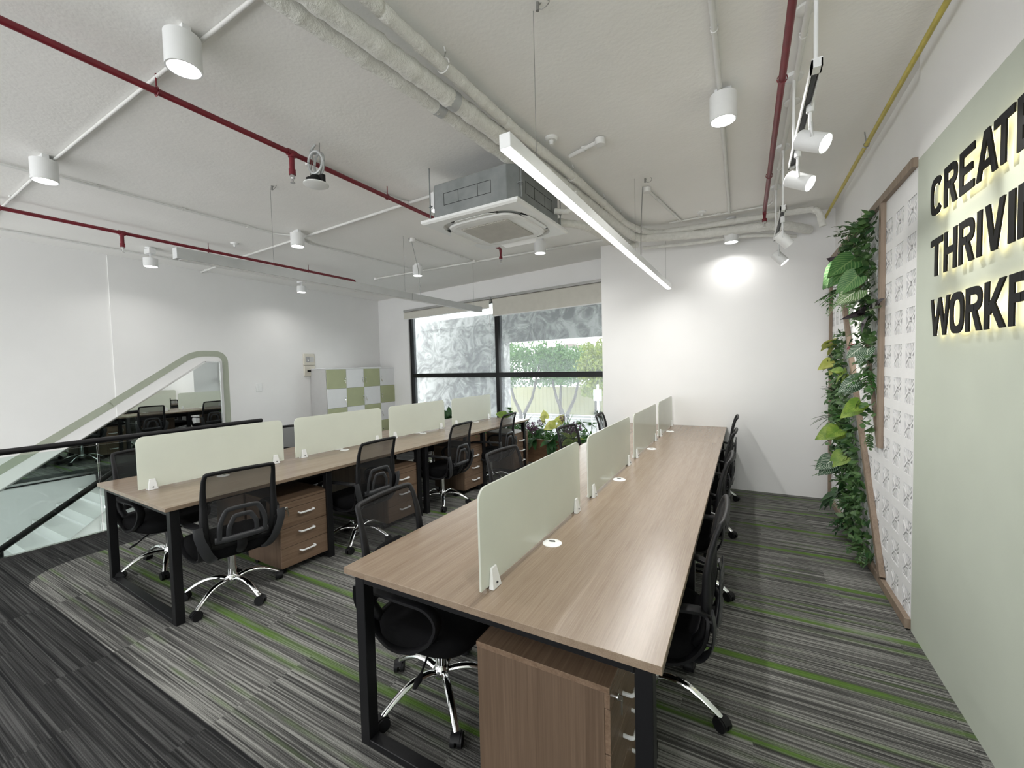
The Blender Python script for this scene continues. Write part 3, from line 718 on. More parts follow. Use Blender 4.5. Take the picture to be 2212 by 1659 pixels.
        for z_, y_ in ((0.565, -0.268), (0.475, -0.258)):
            MB().cyl((s*0.235, y_+0.01+dz*0, z_+dz), (s*0.236, y_-0.008, z_+dz), 0.007, 10).build('bolt', chrome if False else black_metal, pp)
    return o
AISLE = PI/2      # faces -x
BASE0 = 0.3
def place(loc, seat_rot, spin, label, group, first=False):
    o = CH if first else dup(CH, loc, seat_rot, label, group)
    for ch in o.children:
        if ch.name.split('.')[0] in ('base_hub', 'base_leg', 'caster'): ch.rotation_euler = (0, 0, spin-seat_rot-BASE0)
    return o
cA = 'office chairs along the left desk row'
CH = chair('office_chair', (-3.125, 1.53, 0), AISLE-0.20, 'black mesh office chair nearest the camera on the aisle side of the left row', cA, BASE0)
place(None, AISLE-0.20, R(-68), '', '', True)
place((-3.075, 2.58, 0), AISLE+0.02, R(-55), 'black mesh office chair second along the aisle side of the left row', cA)
place((-3.015, 3.72, 0), AISLE+0.06, R(-50), 'black mesh office chair third along the aisle side of the left row', cA)
place((-2.95, 4.66, 0), AISLE+0.08, R(-20), 'black mesh office chair at the window end of the left row aisle', cA)
cB = 'office chairs on the stairwell side of the left desk row'
place((-4.10, 1.55, 0), -AISLE+0.15, R(-100), 'black office chair on the stairwell side, nearest, tucked under the left row', cB)
place((-4.22, 2.75, 0), -AISLE-0.1, R(10), 'black office chair on the stairwell side, second from the camera', cB)
place((-4.15, 3.75, 0), -AISLE+0.1, R(40), 'black office chair on the stairwell side, third from the camera', cB)
place((-4.10, 4.85, 0), -AISLE, R(0), 'black office chair on the stairwell side, nearest the window', cB)
cC = 'office chairs between the two desk rows'
place((-1.255, 1.50, 0), -AISLE+0.10, R(-40), 'black mesh office chair in the foreground tucked under the right row', cC)
place((-1.265, 2.60, 0), -AISLE-0.08, R(0), 'black mesh office chair second along the left side of the right row', cC)
place((-1.265, 3.86, 0), -AISLE-0.1, R(30), 'black mesh office chair third on the left of the right row before the planter', cC)
place((-1.26, 5.0, 0), -AISLE+0.1, R(10), 'black mesh office chair farthest along the left side of the right row', cC)
cD = 'office chairs along the right-hand aisle'
place((-0.375, 1.93, 0), AISLE+0.0, R(-8), 'black office chair nearest the camera in the right-hand aisle', cD)
place((-0.38, 3.02, 0), AISLE-0.03, R(-10), 'black office chair second along the right-hand aisle', cD)
place((-0.375, 4.14, 0), AISLE-0.05, R(-15), 'black office chair third along the right-hand aisle', cD)
place((-0.375, 5.20, 0), AISLE, R(-5), 'black office chair farthest along the right-hand aisle by the white wall', cD)

# ------------------------------------------------------------------ lamps
def area(name, parent, loc, size, energy, shape='DISK', size_y=None, rot=(0, 0, 0), spread=170, col=(1, 0.985, 0.96)):
    d = bpy.data.lights.new(name, 'AREA'); d.shape = shape; d.size = size; d.energy = energy; d.color = col; d.spread = R(spread)
    if size_y: d.size_y = size_y
    o = bpy.data.objects.new(name, d); COL.objects.link(o); o.location = loc; o.rotation_euler = rot; o.parent = parent
    return o
def downlight(x, y, label, zb=2.97, stem=0.0, r=0.073, e=None, grp='white cylinder downlights on the ceiling', h=0.155):
    o = thing('ceiling_downlight', (x, y, zb), label, 'ceiling light', grp)
    b = MB(); b.lathe([(0.0, h), (r*0.55, h), (r, h-0.008), (r, 0.0), (r-0.008, 0.0), (r-0.010, 0.012), (0.0, 0.012)], n=36)
    b.build('lamp_housing', white_metal, o)
    MB().lathe([(0.0, 0.006), (r-0.011, 0.006), (r-0.011, 0.011), (0.0, 0.011)], n=32).build('diffuser', lamp_glow, o)
    MB().box(-0.045, 0.045, -0.018, 0.018, h-0.002, max(h+0.01, CEIL-zb) if stem == 0 else h+0.004).build('mounting_plate', white_metal, o)
    if stem > 0:
        MB().cyl((0, 0, h), (0, 0, h+stem), 0.009, 10).lathe([(0.05, 0), (0.05, 0.018), (0.0, 0.018)], (0, 0, CEIL-zb-0.018), 18).build('stem', white_metal, o)
    area('lamp_light', o, (0, 0, -0.004), (r-0.012)*2, e or LAMP['down'], spread=150)
    return o
downlight(-2.286, 1.03, 'large white cylinder downlight at the top left, largest in view')
downlight(-4.43, 1.07, 'white cylinder downlight at the far left edge of the ceiling')
downlight(-4.45, 3.045, 'white cylinder downlight hanging above the middle of the left desk row')
downlight(-4.38, 4.97, 'white cylinder downlight behind the long unlit pendant bar')
downlight(-2.265, 4.88, 'white cylinder downlight just beyond the ceiling air conditioner')
downlight(-2.42, 3.06, 'white cylinder downlight half hidden behind the air conditioner body')
downlight(-0.110, 2.846, 'white cylinder downlight above the right-hand aisle')
downlight(-0.13, 5.38, 'white cylinder downlight close against the far white wall', zb=2.88, stem=0.12, e=LAMP['down']*0.35)
for x, y, l in ((-2.3, -1.1, 'left'), (-4.5, -1.1, 'far left'), (-0.1, 0.7, 'right')):  # unseen lamps, added where the room likely goes on
    downlight(x, y, 'unseen added white cylinder downlight behind the viewpoint on the '+l)
for x, y, l in ((-6.55, 2.46, 'white cylinder wall-side lamp hanging over the stair mirror'), (-6.70, 4.62, 'white cylinder wall-side lamp hanging left of the lockers')):
    o = downlight(x, y, l, zb=2.915, stem=0.05, r=0.075, e=LAMP['track'], grp='small hanging lamps near the left wall', h=0.11)
    o2 = MB(); o2.box(-0.07, 0.07, -0.035, 0.035, 0.16, 0.225); o2.build('adapter_box', white_metal, o, bevel=0.004)
# lit linear pendant over the right desk row
lp = thing('linear_pendant', (-0.835, 3.5, 2.445), 'long white lit linear pendant hanging over the right desk row', 'pendant light')
A_ = math.atan2(0.055, 3.9); Tl = Matrix.Rotation(-A_, 4, 'Z'); L_ = 3.93
MB().box(-0.0265, 0.0265, -L_/2, L_/2, 0.004, 0.064, Tl).build('housing', white_metal, lp, bevel=0.002, seg=1)
MB().box(-0.0235, 0.0235, -L_/2+0.006, L_/2-0.006, 0.0, 0.0055, Tl).build('diffuser', linear_glow, lp, smooth=False)
li = area('lamp_light', lp, (0, -0.15, -0.006), 0.045, LAMP['linear'], 'RECTANGLE', L_-0.5, rot=(0, 0, -A_), spread=170, col=(1, 0.99, 0.955))
for y in (-1.72, 0.28, 1.9): MB().tube([(0, y, 0.064), (0, y, CEIL-2.445)], 0.0015, 5).build('suspension_wire', wire_m, lp)
MB().tube(smoothpath([(0.01, 0.45, 0.064), (0.015, 0.45, 0.35), (0.03, 0.46, CEIL-2.455)], 5), 0.004, 6).build('power_cable', wire_m, lp)
# unlit linear pendant over the left desk row
lq = thing('linear_pendant', (-3.62, 3.5, 2.40), 'long pale grey unlit linear pendant hanging over the left desk row', 'pendant light')
Tq = Matrix.Rotation(R(-1.1), 4, 'Z')
MB().box(-0.034, 0.034, -1.98, 0.45, 0.0, 0.080, Tq).build('housing', grey_metal, lq, bevel=0.002, seg=1)
MB().box(-0.034, 0.034, 0.455, 1.98, 0.0, 0.080, Tq).build('housing', grey_metal, lq, bevel=0.002, seg=1)
MB().box(-0.026, 0.026, -1.95, 1.95, -0.003, 0.0, Tq).build('diffuser', white_plastic, lq, smooth=False)
for y in (-1.27, 0.35, 1.83): MB().tube([(0.02, y, 0.080), (0.02, y, CEIL-2.40)], 0.0015, 5).build('suspension_wire', wire_m, lq)
MB().tube([(0.03, 0.62, 0.08), (0.035, 0.58, 0.4), (0.03, 0.48, CEIL-2.42)], 0.0045, 6).lathe([(0.035, 0), (0.035, 0.02), (0, 0.02)], (0.03, 0.48, CEIL-2.42), 14).build('power_cable', wire_m, lq)

# track rails with spotlights aimed at the plants
def track(y0, y1, x, z, label):
    o = thing('track_rail', (x, (y0+y1)/2, z), label, 'track light rail', 'hanging spotlight rails')
    h = (y1-y0)/2
    MB().box(-0.018, -0.013, -h, h, 0, 0.03).box(0.013, 0.018, -h, h, 0, 0.03).box(-0.018, 0.018, -h, h, 0.03, 0.035).box(-0.018, 0.018, -h, -h+0.05, 0.0, 0.03).box(-0.018, 0.018, h-0.02, h, 0.0, 0.03).build('rail', white_metal, o, smooth=False)
    MB().box(-0.008, 0.008, -h+0.05, h-0.02, 0.012, 0.029).build('conductor', grey_plastic, o, smooth=False)
    for y in (-h+0.04, h-0.1):
        MB().cyl((0, y, 0.035), (0, y, CEIL-z), 0.008, 10).lathe([(0.045, 0), (0.045, 0.02), (0, 0.02)], (0, y, CEIL-z-0.02), 14).build('drop_rod', white_metal, o)
    return o
track(2.03, 3.02, 0.245, 2.67, 'white hanging rail of the nearer pair of spotlights beside the red pipe')
track(3.78, 4.75, 0.255, 2.67, 'white hanging rail of the farther pair of spotlights near the far wall')
def spotlight(x, y, z, yaw, label, tilt=-0.52, en=1.0):
    o = thing('track_spotlight', (x, y, z), label, 'spotlight', 'white spotlights aimed at the plant wall')
    d = Vector((math.cos(yaw)*0.85, math.sin(yaw)*0.85, tilt)).normalized()
    q = (-d).to_track_quat('Z', 'Y').to_matrix().to_4x4(); T = q
    MB().lathe([(0.0, 0.055), (0.036, 0.055), (0.041, 0.049), (0.041, -0.070), (0.038, -0.070), (0.037, -0.062), (0.0, -0.062)], n=28, T=T).build('lamp_housing', white_metal, o)
    MB().lathe([(0.0, -0.068), (0.0368, -0.068), (0.0368, -0.0625), (0.0, -0.0625)], n=24, T=T).build('diffuser', lamp_glow, o)
    b = MB(); b.tube([(0, 0, 0.045), (0, 0, 0.13)], 0.007, 8); b.lathe([(0.016, 0), (0.016, 0.045), (0.0, 0.045)], (0, 0, 0.125), 12); b.tube([(-0.0, -0.045, 0.0), (0, -0.045, 0.06), (0, 0.045, 0.06), (0, 0.045, 0.0)], 0.006, 6)
    b.build('swivel_arm', white_metal, o)
    L = bpy.data.lights.new('lamp_light', 'SPOT'); L.energy = LAMP['spot']*en; L.spot_size = R(38); L.spot_blend = 0.5; L.shadow_soft_size = 0.03; L.color = (1, 0.97, 0.90)
    lo = bpy.data.objects.new('lamp_light', L); COL.objects.link(lo); lo.parent = o
    lo.matrix_local = Matrix.Translation(d*0.072) @ q
    return o
spotlight(0.258, 2.34, 2.525, -0.5, 'white track spotlight nearest the camera, upper right of the ceiling')
spotlight(0.252, 2.78, 2.515, -0.45, 'white track spotlight just behind the nearest one')
spotlight(0.262, 3.96, 2.50, 0.45, 'white track spotlight third in line, near the far wall', -0.80, 2.2)
spotlight(0.27, 4.50, 2.47, -0.1, 'white track spotlight farthest and lowest, before the far wall', -1.0, 2.0)

# ------------------------------------------------------------------ ceiling cassette air conditioner
ac = thing('air_conditioner', (-1.80, 3.05, 2.69), 'ceiling cassette air conditioner with bare galvanised body and white grille', 'air conditioner')
rot_ac = Matrix.Rotation(R(-1.5), 4, 'Z')
body = [(-0.40, -0.33), (-0.33, -0.40), (0.33, -0.40), (0.40, -0.33), (0.40, 0.33), (0.33, 0.40), (-0.33, 0.40), (-0.40, 0.33)]
bo = MB().prism(body, 'z', 0.03, 0.30, rot_ac).build('body', galv, ac, smooth=False, bevel=0.003, seg=1)
seams = MB()
for z in (0.125, 0.215):
    seams.box(-0.24, 0.20, -0.4015, -0.40, z, z+0.003, rot_ac); seams.box(0.40, 0.4015, -0.22, 0.22, z, z+0.003, rot_ac)
for v_ in (-0.24, -0.10, 0.08, 0.197):
    seams.box(v_, v_+0.003, -0.4015, -0.40, 0.125, 0.218, rot_ac); seams.box(0.40, 0.4015, v_, v_+0.003, 0.125, 0.218, rot_ac)
seams.build('punched_outline', black_plastic, bo, smooth=False)
def sup(r, e=5.0, n=64): return [(r*math.copysign(abs(math.cos(2*PI*k/n))**(2/e), math.cos(2*PI*k/n)), r*math.copysign(abs(math.sin(2*PI*k/n))**(2/e), math.sin(2*PI*k/n))) for k in range(n)]
def loft(mb, loops, T, cap=True):
    n = len(loops[0][0]); vs = []; fs = []
    for pts, z in loops: vs += [(x, y, z) for x, y in pts]
    for i in range(len(loops)-1):
        for k in range(n): fs.append((i*n+k, i*n+(k+1) % n, (i+1)*n+(k+1) % n, (i+1)*n+k))
    if cap: fs += [tuple(range((len(loops)-1)*n, len(loops)*n))]
    mb.add(vs, fs, T)
sq = [(0.445*math.copysign(min(1, abs(math.cos(2*PI*k/64))*1.4142/max(1e-6, 1)), math.cos(2*PI*k/64)), 0.445*math.copysign(min(1, abs(math.sin(2*PI*k/64))*1.4142), math.sin(2*PI*k/64))) for k in range(64)]
pn = MB(); loft(pn, [(sq, 0.03), (sq, 0.012), ([(x*0.965, y*0.965) for x, y in sq], 0.0), (sup(0.375, 4.2), -0.002), (sup(0.365, 4.2), 0.018), (sup(0.30, 4.2), 0.022)], rot_ac)
pn.build('cover_panel', white_plastic, ac, ang=30)
gl = MB(); loft(gl, [(sup(0.30, 4.2), 0.018), (sup(0.335, 4.2), -0.004), (sup(0.325, 4.2), -0.014), (sup(0.285, 5.5), -0.018), (sup(0.280, 5.5), -0.015), (sup(0.235, 12), -0.016)], rot_ac, cap=True)
gl.build('intake_frame', white_plastic, ac, ang=30)
gv = MB()
for i in range(34):
    v_ = -0.215 + i*0.013
    gv.box(-0.222, 0.222, v_, v_+0.004, -0.024, -0.017, rot_ac); gv.box(v_, v_+0.003, -0.222, 0.222, -0.022, -0.017, rot_ac)
gv.build('intake_grille', flat('beige_grille_plastic', (0.50, 0.48, 0.43), 0.5), ac, smooth=False)
for k in range(4):
    T = rot_ac @ Matrix.Rotation(k*PI/2, 4, 'Z')
    vn = MB(); vn.box(-0.215, 0.215, 0.338, 0.372, 0.002, 0.006, T)
    vn.build('dark_slot', black_plastic, ac, smooth=False)
    vn = MB(); pts = [(-0.20, 0.335), (0.20, 0.335), (0.15, 0.382), (-0.15, 0.382)]
    v8 = [(x, y, -0.004-(y-0.335)*0.8*(0.9 if k in (0, 1) else 0.15)) for x, y in pts] + [(x, y, -0.001-(y-0.335)*0.8*(0.9 if k in (0, 1) else 0.15)) for x, y in pts]
    vn.add(v8, [(0, 1, 2, 3), (7, 6, 5, 4), (0, 4, 5, 1), (1, 5, 6, 2), (2, 6, 7, 3), (3, 7, 4, 0)], T)
    vn.build('air_flap', white_plastic, ac, smooth=False)
for sx in (-1, 1):
    for sy in (-1, 1):
        MB().cyl((sx*0.415, sy*0.36, 0.06), (sx*0.415, sy*0.36, 0.462), 0.005, 8).box(sx*0.40-0.01, sx*0.415+0.012, sy*0.36-0.015, sy*0.36+0.015, 0.16, 0.166).cyl((sx*0.415, sy*0.36, 0.15), (sx*0.415, sy*0.36, 0.158), 0.011, 6).build('hanger_rod', galv, ac)

# ------------------------------------------------------------------ pipes and conduits
def pipe(name, pts, r, m, label, cat='pipe', group=None, br=0.08, n=14, parts=()):
    P = bend(pts, br, 5) if len(pts) > 2 else [Vector(p) for p in pts]
    o = MB().tube(P, r, n).build(name, m, loc=pts[0]); tag(o, label, cat, group); return o
def sprinkler(o, x, y, z, up=False):
    base = Vector(o.location); b = MB(); p = Vector((x, y, z)) - base
    s = 1 if up else -1
    b.cyl((p.x, p.y, p.z), (p.x, p.y, p.z+s*0.02), 0.016, 12); b.tube([(p.x-0.011, p.y, p.z+s*0.02), (p.x-0.008, p.y, p.z+s*0.05)], 0.0025, 6); b.tube([(p.x+0.011, p.y, p.z+s*0.02), (p.x+0.008, p.y, p.z+s*0.05)], 0.0025, 6)
    b.cyl((p.x, p.y, p.z+s*0.05), (p.x, p.y, p.z+s*0.053), 0.016, 12); b.cyl((p.x, p.y, p.z+s*0.02), (p.x, p.y, p.z+s*0.045), 0.004, 6)
    return b.build('sprinkler_head', steel, o)
def redpipe(x, y1, drops, label, zend=2.93):
    z = 3.06
    o = pipe('sprinkler_pipe', [(x, -3.2, z), (x, y1, z), (x, y1, zend)], 0.0175, red_pipe, label, group='red sprinkler pipes', br=0.03)
    bx = Vector(o.location)
    sprinkler(o, x, y1, zend)
    MB().cyl((0, y1-bx.y, zend-z), (0, y1-bx.y, zend-z+0.03), 0.022, 12).build('coupling', red_pipe, o)
    for y in drops:
        d = MB(); d.cyl((0, y-bx.y-0.03, 0), (0, y-bx.y+0.03, 0), 0.0235, 14).cyl((0, y-bx.y, 0), (0, y-bx.y, -0.13), 0.0175, 12).cyl((0, y-bx.y, -0.03), (0, y-bx.y, 0), 0.023, 12).cyl((0, y-bx.y, -0.15), (0, y-bx.y, -0.11), 0.022, 12)
        d.build('drop_tee', red_pipe, o); sprinkler(o, x, y, z-0.15)
    for y in [yy_ for yy_ in (-0.6, 1.1, 2.75, 4.1) if yy_ < y1-0.3]:
        h = MB(); h.tube([(0.0235*math.cos(a), y-bx.y, 0.0235*math.sin(a)) for a in [2*PI*i/14 for i in range(14)]], 0.003, 6, closed=True).cyl((0, y-bx.y, 0.02), (0, y-bx.y, CEIL-z), 0.004, 6)
        h.build('pipe_hanger', red_pipe, o)
    return o
redpipe(-2.74, 4.70, [1.86], 'dark red sprinkler pipe crossing the ceiling to the air conditioner')
redpipe(-5.76, 4.96, [1.93], 'dark red sprinkler pipe along the left side of the ceiling')
redpipe(0.178, 5.02, [], 'dark red sprinkler pipe above the right-hand aisle', zend=2.95)
yp = pipe('gas_pipe', [(0.757, -3.2, 3.06), (0.757, 5.64, 3.06)], 0.013, yellow_pipe, 'thin yellow pipe running along the top of the right wall')
for y in (0.9, 2.2, 3.9):
    MB().tube([(0.017*math.cos(a), y+3.2, 0.017*math.sin(a)) for a in [2*PI*i/14 for i in range(14)]], 0.003, 6, closed=True).cyl((0, y+3.2, 0.016), (-0.01, y+3.2, CEIL-3.06), 0.004, 6).build('pipe_hanger', wire_m, yp)
# wrapped refrigerant pipes
def wrapped(pts, r, label, n=14, name='insulated_pipe', br=0.18):
    P = smoothpath(bend(pts, br, 4), 3); Q = [P[0]]
    for a, b in zip(P[:-1], P[1:]):
        k = max(1, int((b-a).length/0.03))
        for i in range(1, k+1): Q.append(a+(b-a)*i/k)
    rr = [r*(1+0.055*math.sin(i*2.1)+0.035*math.sin(i*0.83+1)+(0.06 if i % 5 == 0 else 0)) for i in range(len(Q))]
    o = MB().tube(Q, rr, n, wob=0.03).build(name, wrap_m, loc=tuple(pts[0]), ang=70)
    tag(o, label, 'pipe', 'white wrapped pipes'); return o
w1 = wrapped([(-1.72, -0.2, 3.03), (-1.62, 1.05, 3.03), (-1.53, 1.85, 3.03), (-1.46, 2.70, 3.03), (-1.36, 3.8, 3.03), (-1.22, 4.9, 3.05), (-1.20, 5.22, 3.05)], 0.042, 'thick white wrapped pipe passing closest to the air conditioner')
w2 = wrapped([(-1.55, -0.2, 3.02), (-1.49, 1.10, 3.02), (-1.42, 1.75, 3.02), (-1.36, 2.40, 3.02), (-1.23, 4.0, 3.02), (-1.12, 5.10, 3.02), (-0.5, 5.30, 3.01), (0.35, 5.36, 2.99), (0.62, 5.62, 2.95)], 0.047, 'thickest white wrapped pipe turning along the far wall')
w3 = wrapped([(-1.42, -0.2, 3.065), (-1.345, 1.25, 3.065), (-1.29, 2.4, 3.065), (-1.21, 3.2, 3.065), (-1.12, 4.7, 3.065), (-0.95, 5.20, 3.07), (0.0, 5.30, 3.085), (0.66, 5.33, 3.085), (0.70, 5.34, 2.90)], 0.031, 'thinner white wrapped pipe ending in a downward elbow in the far corner')
w4 = wrapped([(-1.10, 5.36, 2.965), (-0.5, 5.42, 2.945), (0.0, 5.42, 2.945), (0.35, 5.55, 2.925), (0.50, 5.64, 2.91)], 0.018, 'thin white wrapped line beneath the pipes along the far wall')
w5 = wrapped([(-1.44, 3.50, 2.81), (-1.28, 3.68, 2.81), (-1.225, 3.90, 2.80), (-1.20, 4.40, 2.81), (-1.22, 4.95, 2.90), (-1.15, 5.25, 2.99)], 0.034, 'white wrapped hose curving away from the air conditioner corner')
w6 = wrapped([(-1.38, 3.28, 2.83), (-1.28, 3.30, 2.81), (-1.22, 3.32, 2.86), (-1.22, 3.34, 2.97)], 0.022, 'short wrapped elbow at the side of the air conditioner', br=0.03)
for o_, pts_ in ((w2, (-1.405, 1.92, 3.02, 0.051)), (w1, (-1.52, 1.95, 3.03, 0.046))):
    p = Vector(pts_[:3]) - Vector(o_.location)
    MB().tube([p+Vector((-0.004, -0.03, 0)), p+Vector((0.004, 0.03, 0))], pts_[3], 18).build('metal_clamp', grey_metal, o_)
for y, x in ((1.74, -1.32), (3.25, -1.215), (3.95, -1.17), (4.45, -1.14)):
    p = Vector((x, y, 3.065)) - Vector(w3.location)
    MB().tube([p+Vector((0.036*math.cos(a), 0, 0.036*math.sin(a))) for a in [2*PI*i/16 for i in range(16)]], 0.004, 6, closed=True).tube([p+Vector((0.01, 0, 0.034)), p+Vector((0.015, 0, 0.06)), p+Vector((0.008, 0, CEIL-3.065))], 0.005, 6).build('pipe_hanger', pipe_white, w3)
# electrical conduits
zc_ = CEIL-0.014
def conduit(pts, label, r=0.011, clips=3, box0=False, box1=False, z=None):
    zz = CEIL - r - 0.006
    P = [(x, y, zz) for x, y in pts]
    o = pipe('conduit', P, r, pipe_white, label, 'conduit', 'white conduits fixed to the ceiling', br=0.05, n=10)
    b0 = Vector(P[0])
    for i in range(clips):
        a, b = Vector(P[0]), Vector(P[1]); p = a+(b-a)*(i+0.5)/clips-b0; d = (b-a).normalized()
        MB().tube([p-d*0.008, p+d*0.008], r+0.004, 10).box(p.x-0.018, p.x+0.018, p.y-0.018, p.y+0.018, 0.004, 0.013).build('clip', pipe_white, o)
    for f_, q in ((box0, P[0]), (box1, P[-1])):
        if f_:
            p = Vector(q)-b0; MB().lathe([(0.0, -0.03), (0.034, -0.03), (0.037, -0.026), (0.037, 0.013), (0, 0.013)], tuple(p), 20).build('junction_box', pipe_white, o)
    return o
conduit([(-7.3, 1.20), (-4.62, 1.12), (-1.0, 1.09), (0.7, 1.08)], 'white conduit crossing above the two nearest downlights', 0.0095, 4)
conduit([(-4.83, -3.1), (-4.80, 1.12)], 'white conduit reaching the far left downlight from behind the camera', 0.011, 4)
conduit([(-4.74, 1.16), (-4.72, 2.95), (-4.60, 3.12)], 'white conduit from the far left downlight to the next lamp', 0.010, 3)
conduit([(-7.45, 3.42), (-6.06, 3.28), (-2.20, 3.06)], 'thick white conduit crossing the ceiling towards the air conditioner', 0.014, 3)
conduit([(-4.66, 3.25), (-4.74, 3.4), (-4.62, 5.2)], 'white conduit running from the middle lamp towards the window wall', 0.010, 2)
conduit([(-5.62, 5.30), (-1.5, 5.32)], 'white conduit pair crossing in front of the window wall', 0.013, 4, True)
conduit([(-5.62, 5.36), (-1.5, 5.38)], 'thin white conduit beside the pair near the window wall', 0.008, 4)
conduit([(-2.87, 2.10), (-2.83, 3.08)], 'short thick white conduit beside the red pipe and the round speaker', 0.018, 2, True, True)
conduit([(-3.57, 3.98), (-3.55, 5.28)], 'white conduit from the unlit pendant cable to the window side', 0.010, 2, True, True)
conduit([(-0.13, -3.1), (-0.125, 2.9), (-0.14, 5.12)], 'white conduit running along the ceiling above the right aisle', 0.014, 5)
conduit([(-1.16, 3.07), (-0.895, 2.975)], 'short white conduit stub above the lit pendant', 0.015, 1, False, True)
conduit([(-0.78, 4.02), (-0.62, 5.12)], 'white conduit from the pendant cable to the far wall', 0.012, 2, True)
conduit([(-0.75, 5.12), (-0.14, 5.13), (0.22, 5.14), (0.26, 5.0)], 'thin white conduit along the far wall behind the lamps', 0.009, 3, False, False)
conduit([(0.25, -3.1), (0.255, 5.0)], 'white conduit feeding the spotlight rails beside the red pipe', 0.014, 5)
conduit([(-7.0, -3.1), (-6.86, 4.6)], 'white conduit along the ceiling edge above the left wall', 0.010, 5)
for x, y in ((0.247, 2.40), (0.26, 3.20)):
    tag(MB().lathe([(0.0, 0.0), (0.02, 0.0), (0.042, 0.010), (0.042, 0.022), (0, 0.022)], (0, 0, 0), 24).build('ceiling_rose', pipe_white, loc=None), *((('round white junction plate at the top edge beside the red pipe') if y < 3 else 'round white junction plate between the two spotlight rails', 'junction plate'))).location = (x, y, CEIL-0.023)
# detectors, hooks, speaker
def detector(x, y, label):
    o = thing('heat_detector', (x, y, CEIL), label, 'detector')
    MB().lathe([(0.0, -0.022), (0.035, -0.022), (0.045, -0.012), (0.045, 0), (0, 0)], n=24).build('base', white_plastic, o)
    MB().lathe([(0.0, -0.05), (0.012, -0.05), (0.016, -0.022), (0, -0.022)], n=16).build('sensor', white_plastic, o)
detector(-1.19, 2.79, 'small round white detector on the ceiling left of the lit pendant')
detector(-0.40, 4.98, 'small round white detector near the far wall above the pipes')
detector(-5.50, 2.92, 'small white detector on the ceiling above the stairwell')
for (x, y), l in (((-3.56, 2.22), 'small steel cable hook on the ceiling at the left pendant'), ((-0.80, 1.75), 'small steel cable hook at the top edge over the lit pendant'), ((-0.755, 3.82), 'small steel cable hook beside the conduit box right of the lit pendant')):
    tag(MB().cyl((0, 0, 0), (0, 0, 0.035), 0.008, 8).tube([(0.03+0.026*math.cos(a), 0.012*math.sin(a), 0.015+0.026*math.sin(a)) for a in [2*PI*i/16 for i in range(16)]], 0.002, 5, closed=True).build('cable_hook', wire_m), l, 'hook').location = (x, y, CEIL-0.035)
spk = thing('ceiling_speaker', (-2.64, 1.97, 2.86), 'round ceiling speaker dangling with a coiled grey cable beside the red drop pipe', 'speaker')
MB().lathe([(0.0, -0.004), (0.075, -0.004), (0.084, 0.0), (0.084, 0.006), (0.06, 0.012), (0, 0.012)], n=36).build('speaker_grille', white_plastic, spk)
MB().lathe([(0.068, 0.012), (0.062, 0.035), (0.035, 0.045), (0.035, 0.06), (0.0, 0.06)], n=24).box(-0.09, -0.06, -0.015, 0.015, 0.01, 0.07).box(0.05, 0.085, -0.012, 0.012, 0.01, 0.055).build('speaker_back', black_plastic, spk)
cc = []
for i in range(60):
    a = 2*PI*i/26; cc.append((0.065*math.cos(a)*(1-0.002*i)+0.02, 0.025*math.sin(a*0.5), 0.145+0.075*math.sin(a)))
cc += [(-0.05, 0.0, 0.24), (-0.02, 0.02, CEIL-2.86)]
MB().tube(smoothpath(cc, 2), 0.009, 8).build('coiled_cable', grey_metal, spk)
for x in (-0.07, 0.05): MB().tube([(x, 0, 0.04), (x*0.5, 0.02, CEIL-2.86)], 0.0025, 5).build('hanging_strap', wire_m, spk)

# ------------------------------------------------------------------ lockers and wall fittings
lk = thing('locker_cabinet', (-7.22, 5.24, 0), 'chequered sage green and white locker cabinet against the left wall', 'locker cabinet', rotz=R(1.2))
MB().box(-0.22, 0.225, 0, 1.83, 0.05, 1.585).build('carcass', locker_side, lk, smooth=False)
MB().box(-0.22, 0.235, 0, 1.83, 1.575, 1.595).build('top_board', locker_white, lk, smooth=False)
MB().box(-0.20, 0.20, 0.02, 1.81, 0, 0.05).build('plinth', black_plastic, lk, smooth=False)
for c_ in range(4):
    for r_ in range(4):
        g_ = (c_+r_) % 2 == 0
        y0 = 0.015+c_*0.452; z1 = 1.570-r_*0.380
        d = MB().box(0.225, 0.242, y0, y0+0.446, z1-0.374, z1).build('locker_door', locker_green if g_ else locker_white, lk, bevel=0.0015, seg=1)
        d['label'] = 'sage green door' if g_ else 'white door'
        ly = y0+0.446-0.035 if c_ in (0, 1) else y0+0.035
        T = Matrix.Translation((0.242, ly, z1-0.185)) @ Matrix.Rotation(PI/2, 4, 'Y')
        MB().lathe([(0.014, 0), (0.014, 0.016), (0.008, 0.02), (0.0, 0.02)], n=14, T=T).lathe([(0.011, 0), (0.011, 0.01), (0.0, 0.01)], n=12, T=Matrix.Translation((0, 0, -0.045)) @ T).build('lock', chrome, d)
        MB().box(0.262, 0.266, ly-0.012, ly-0.002, z1-0.275, z1-0.225).box(0.264, 0.268, ly+0.004, ly+0.014, z1-0.29, z1-0.25).build('hanging_key', keym, d, smooth=False)
def papers(x, y, a, w, l, n, label):
    o = MB().box(-w/2, w/2, -l/2, l/2, 0, n).build('paper_sheets', white_plastic, smooth=False); o.location = (x, y, 1.5965); o.rotation_euler = (0, 0, a); tag(o, label, 'paper')
papers(-7.18, 5.75, 0.2, 0.25, 0.40, 0.006, 'thin stack of papers lying on top of the lockers, left')
papers(-7.20, 6.45, -0.15, 0.28, 0.5, 0.012, 'folder lying on top of the lockers towards the window')
bb = thing('breaker_box', (-7.475, 5.22, 1.45), 'beige wall breaker box with two stacked hatches beside the lockers', 'breaker box', rotz=R(1.3))
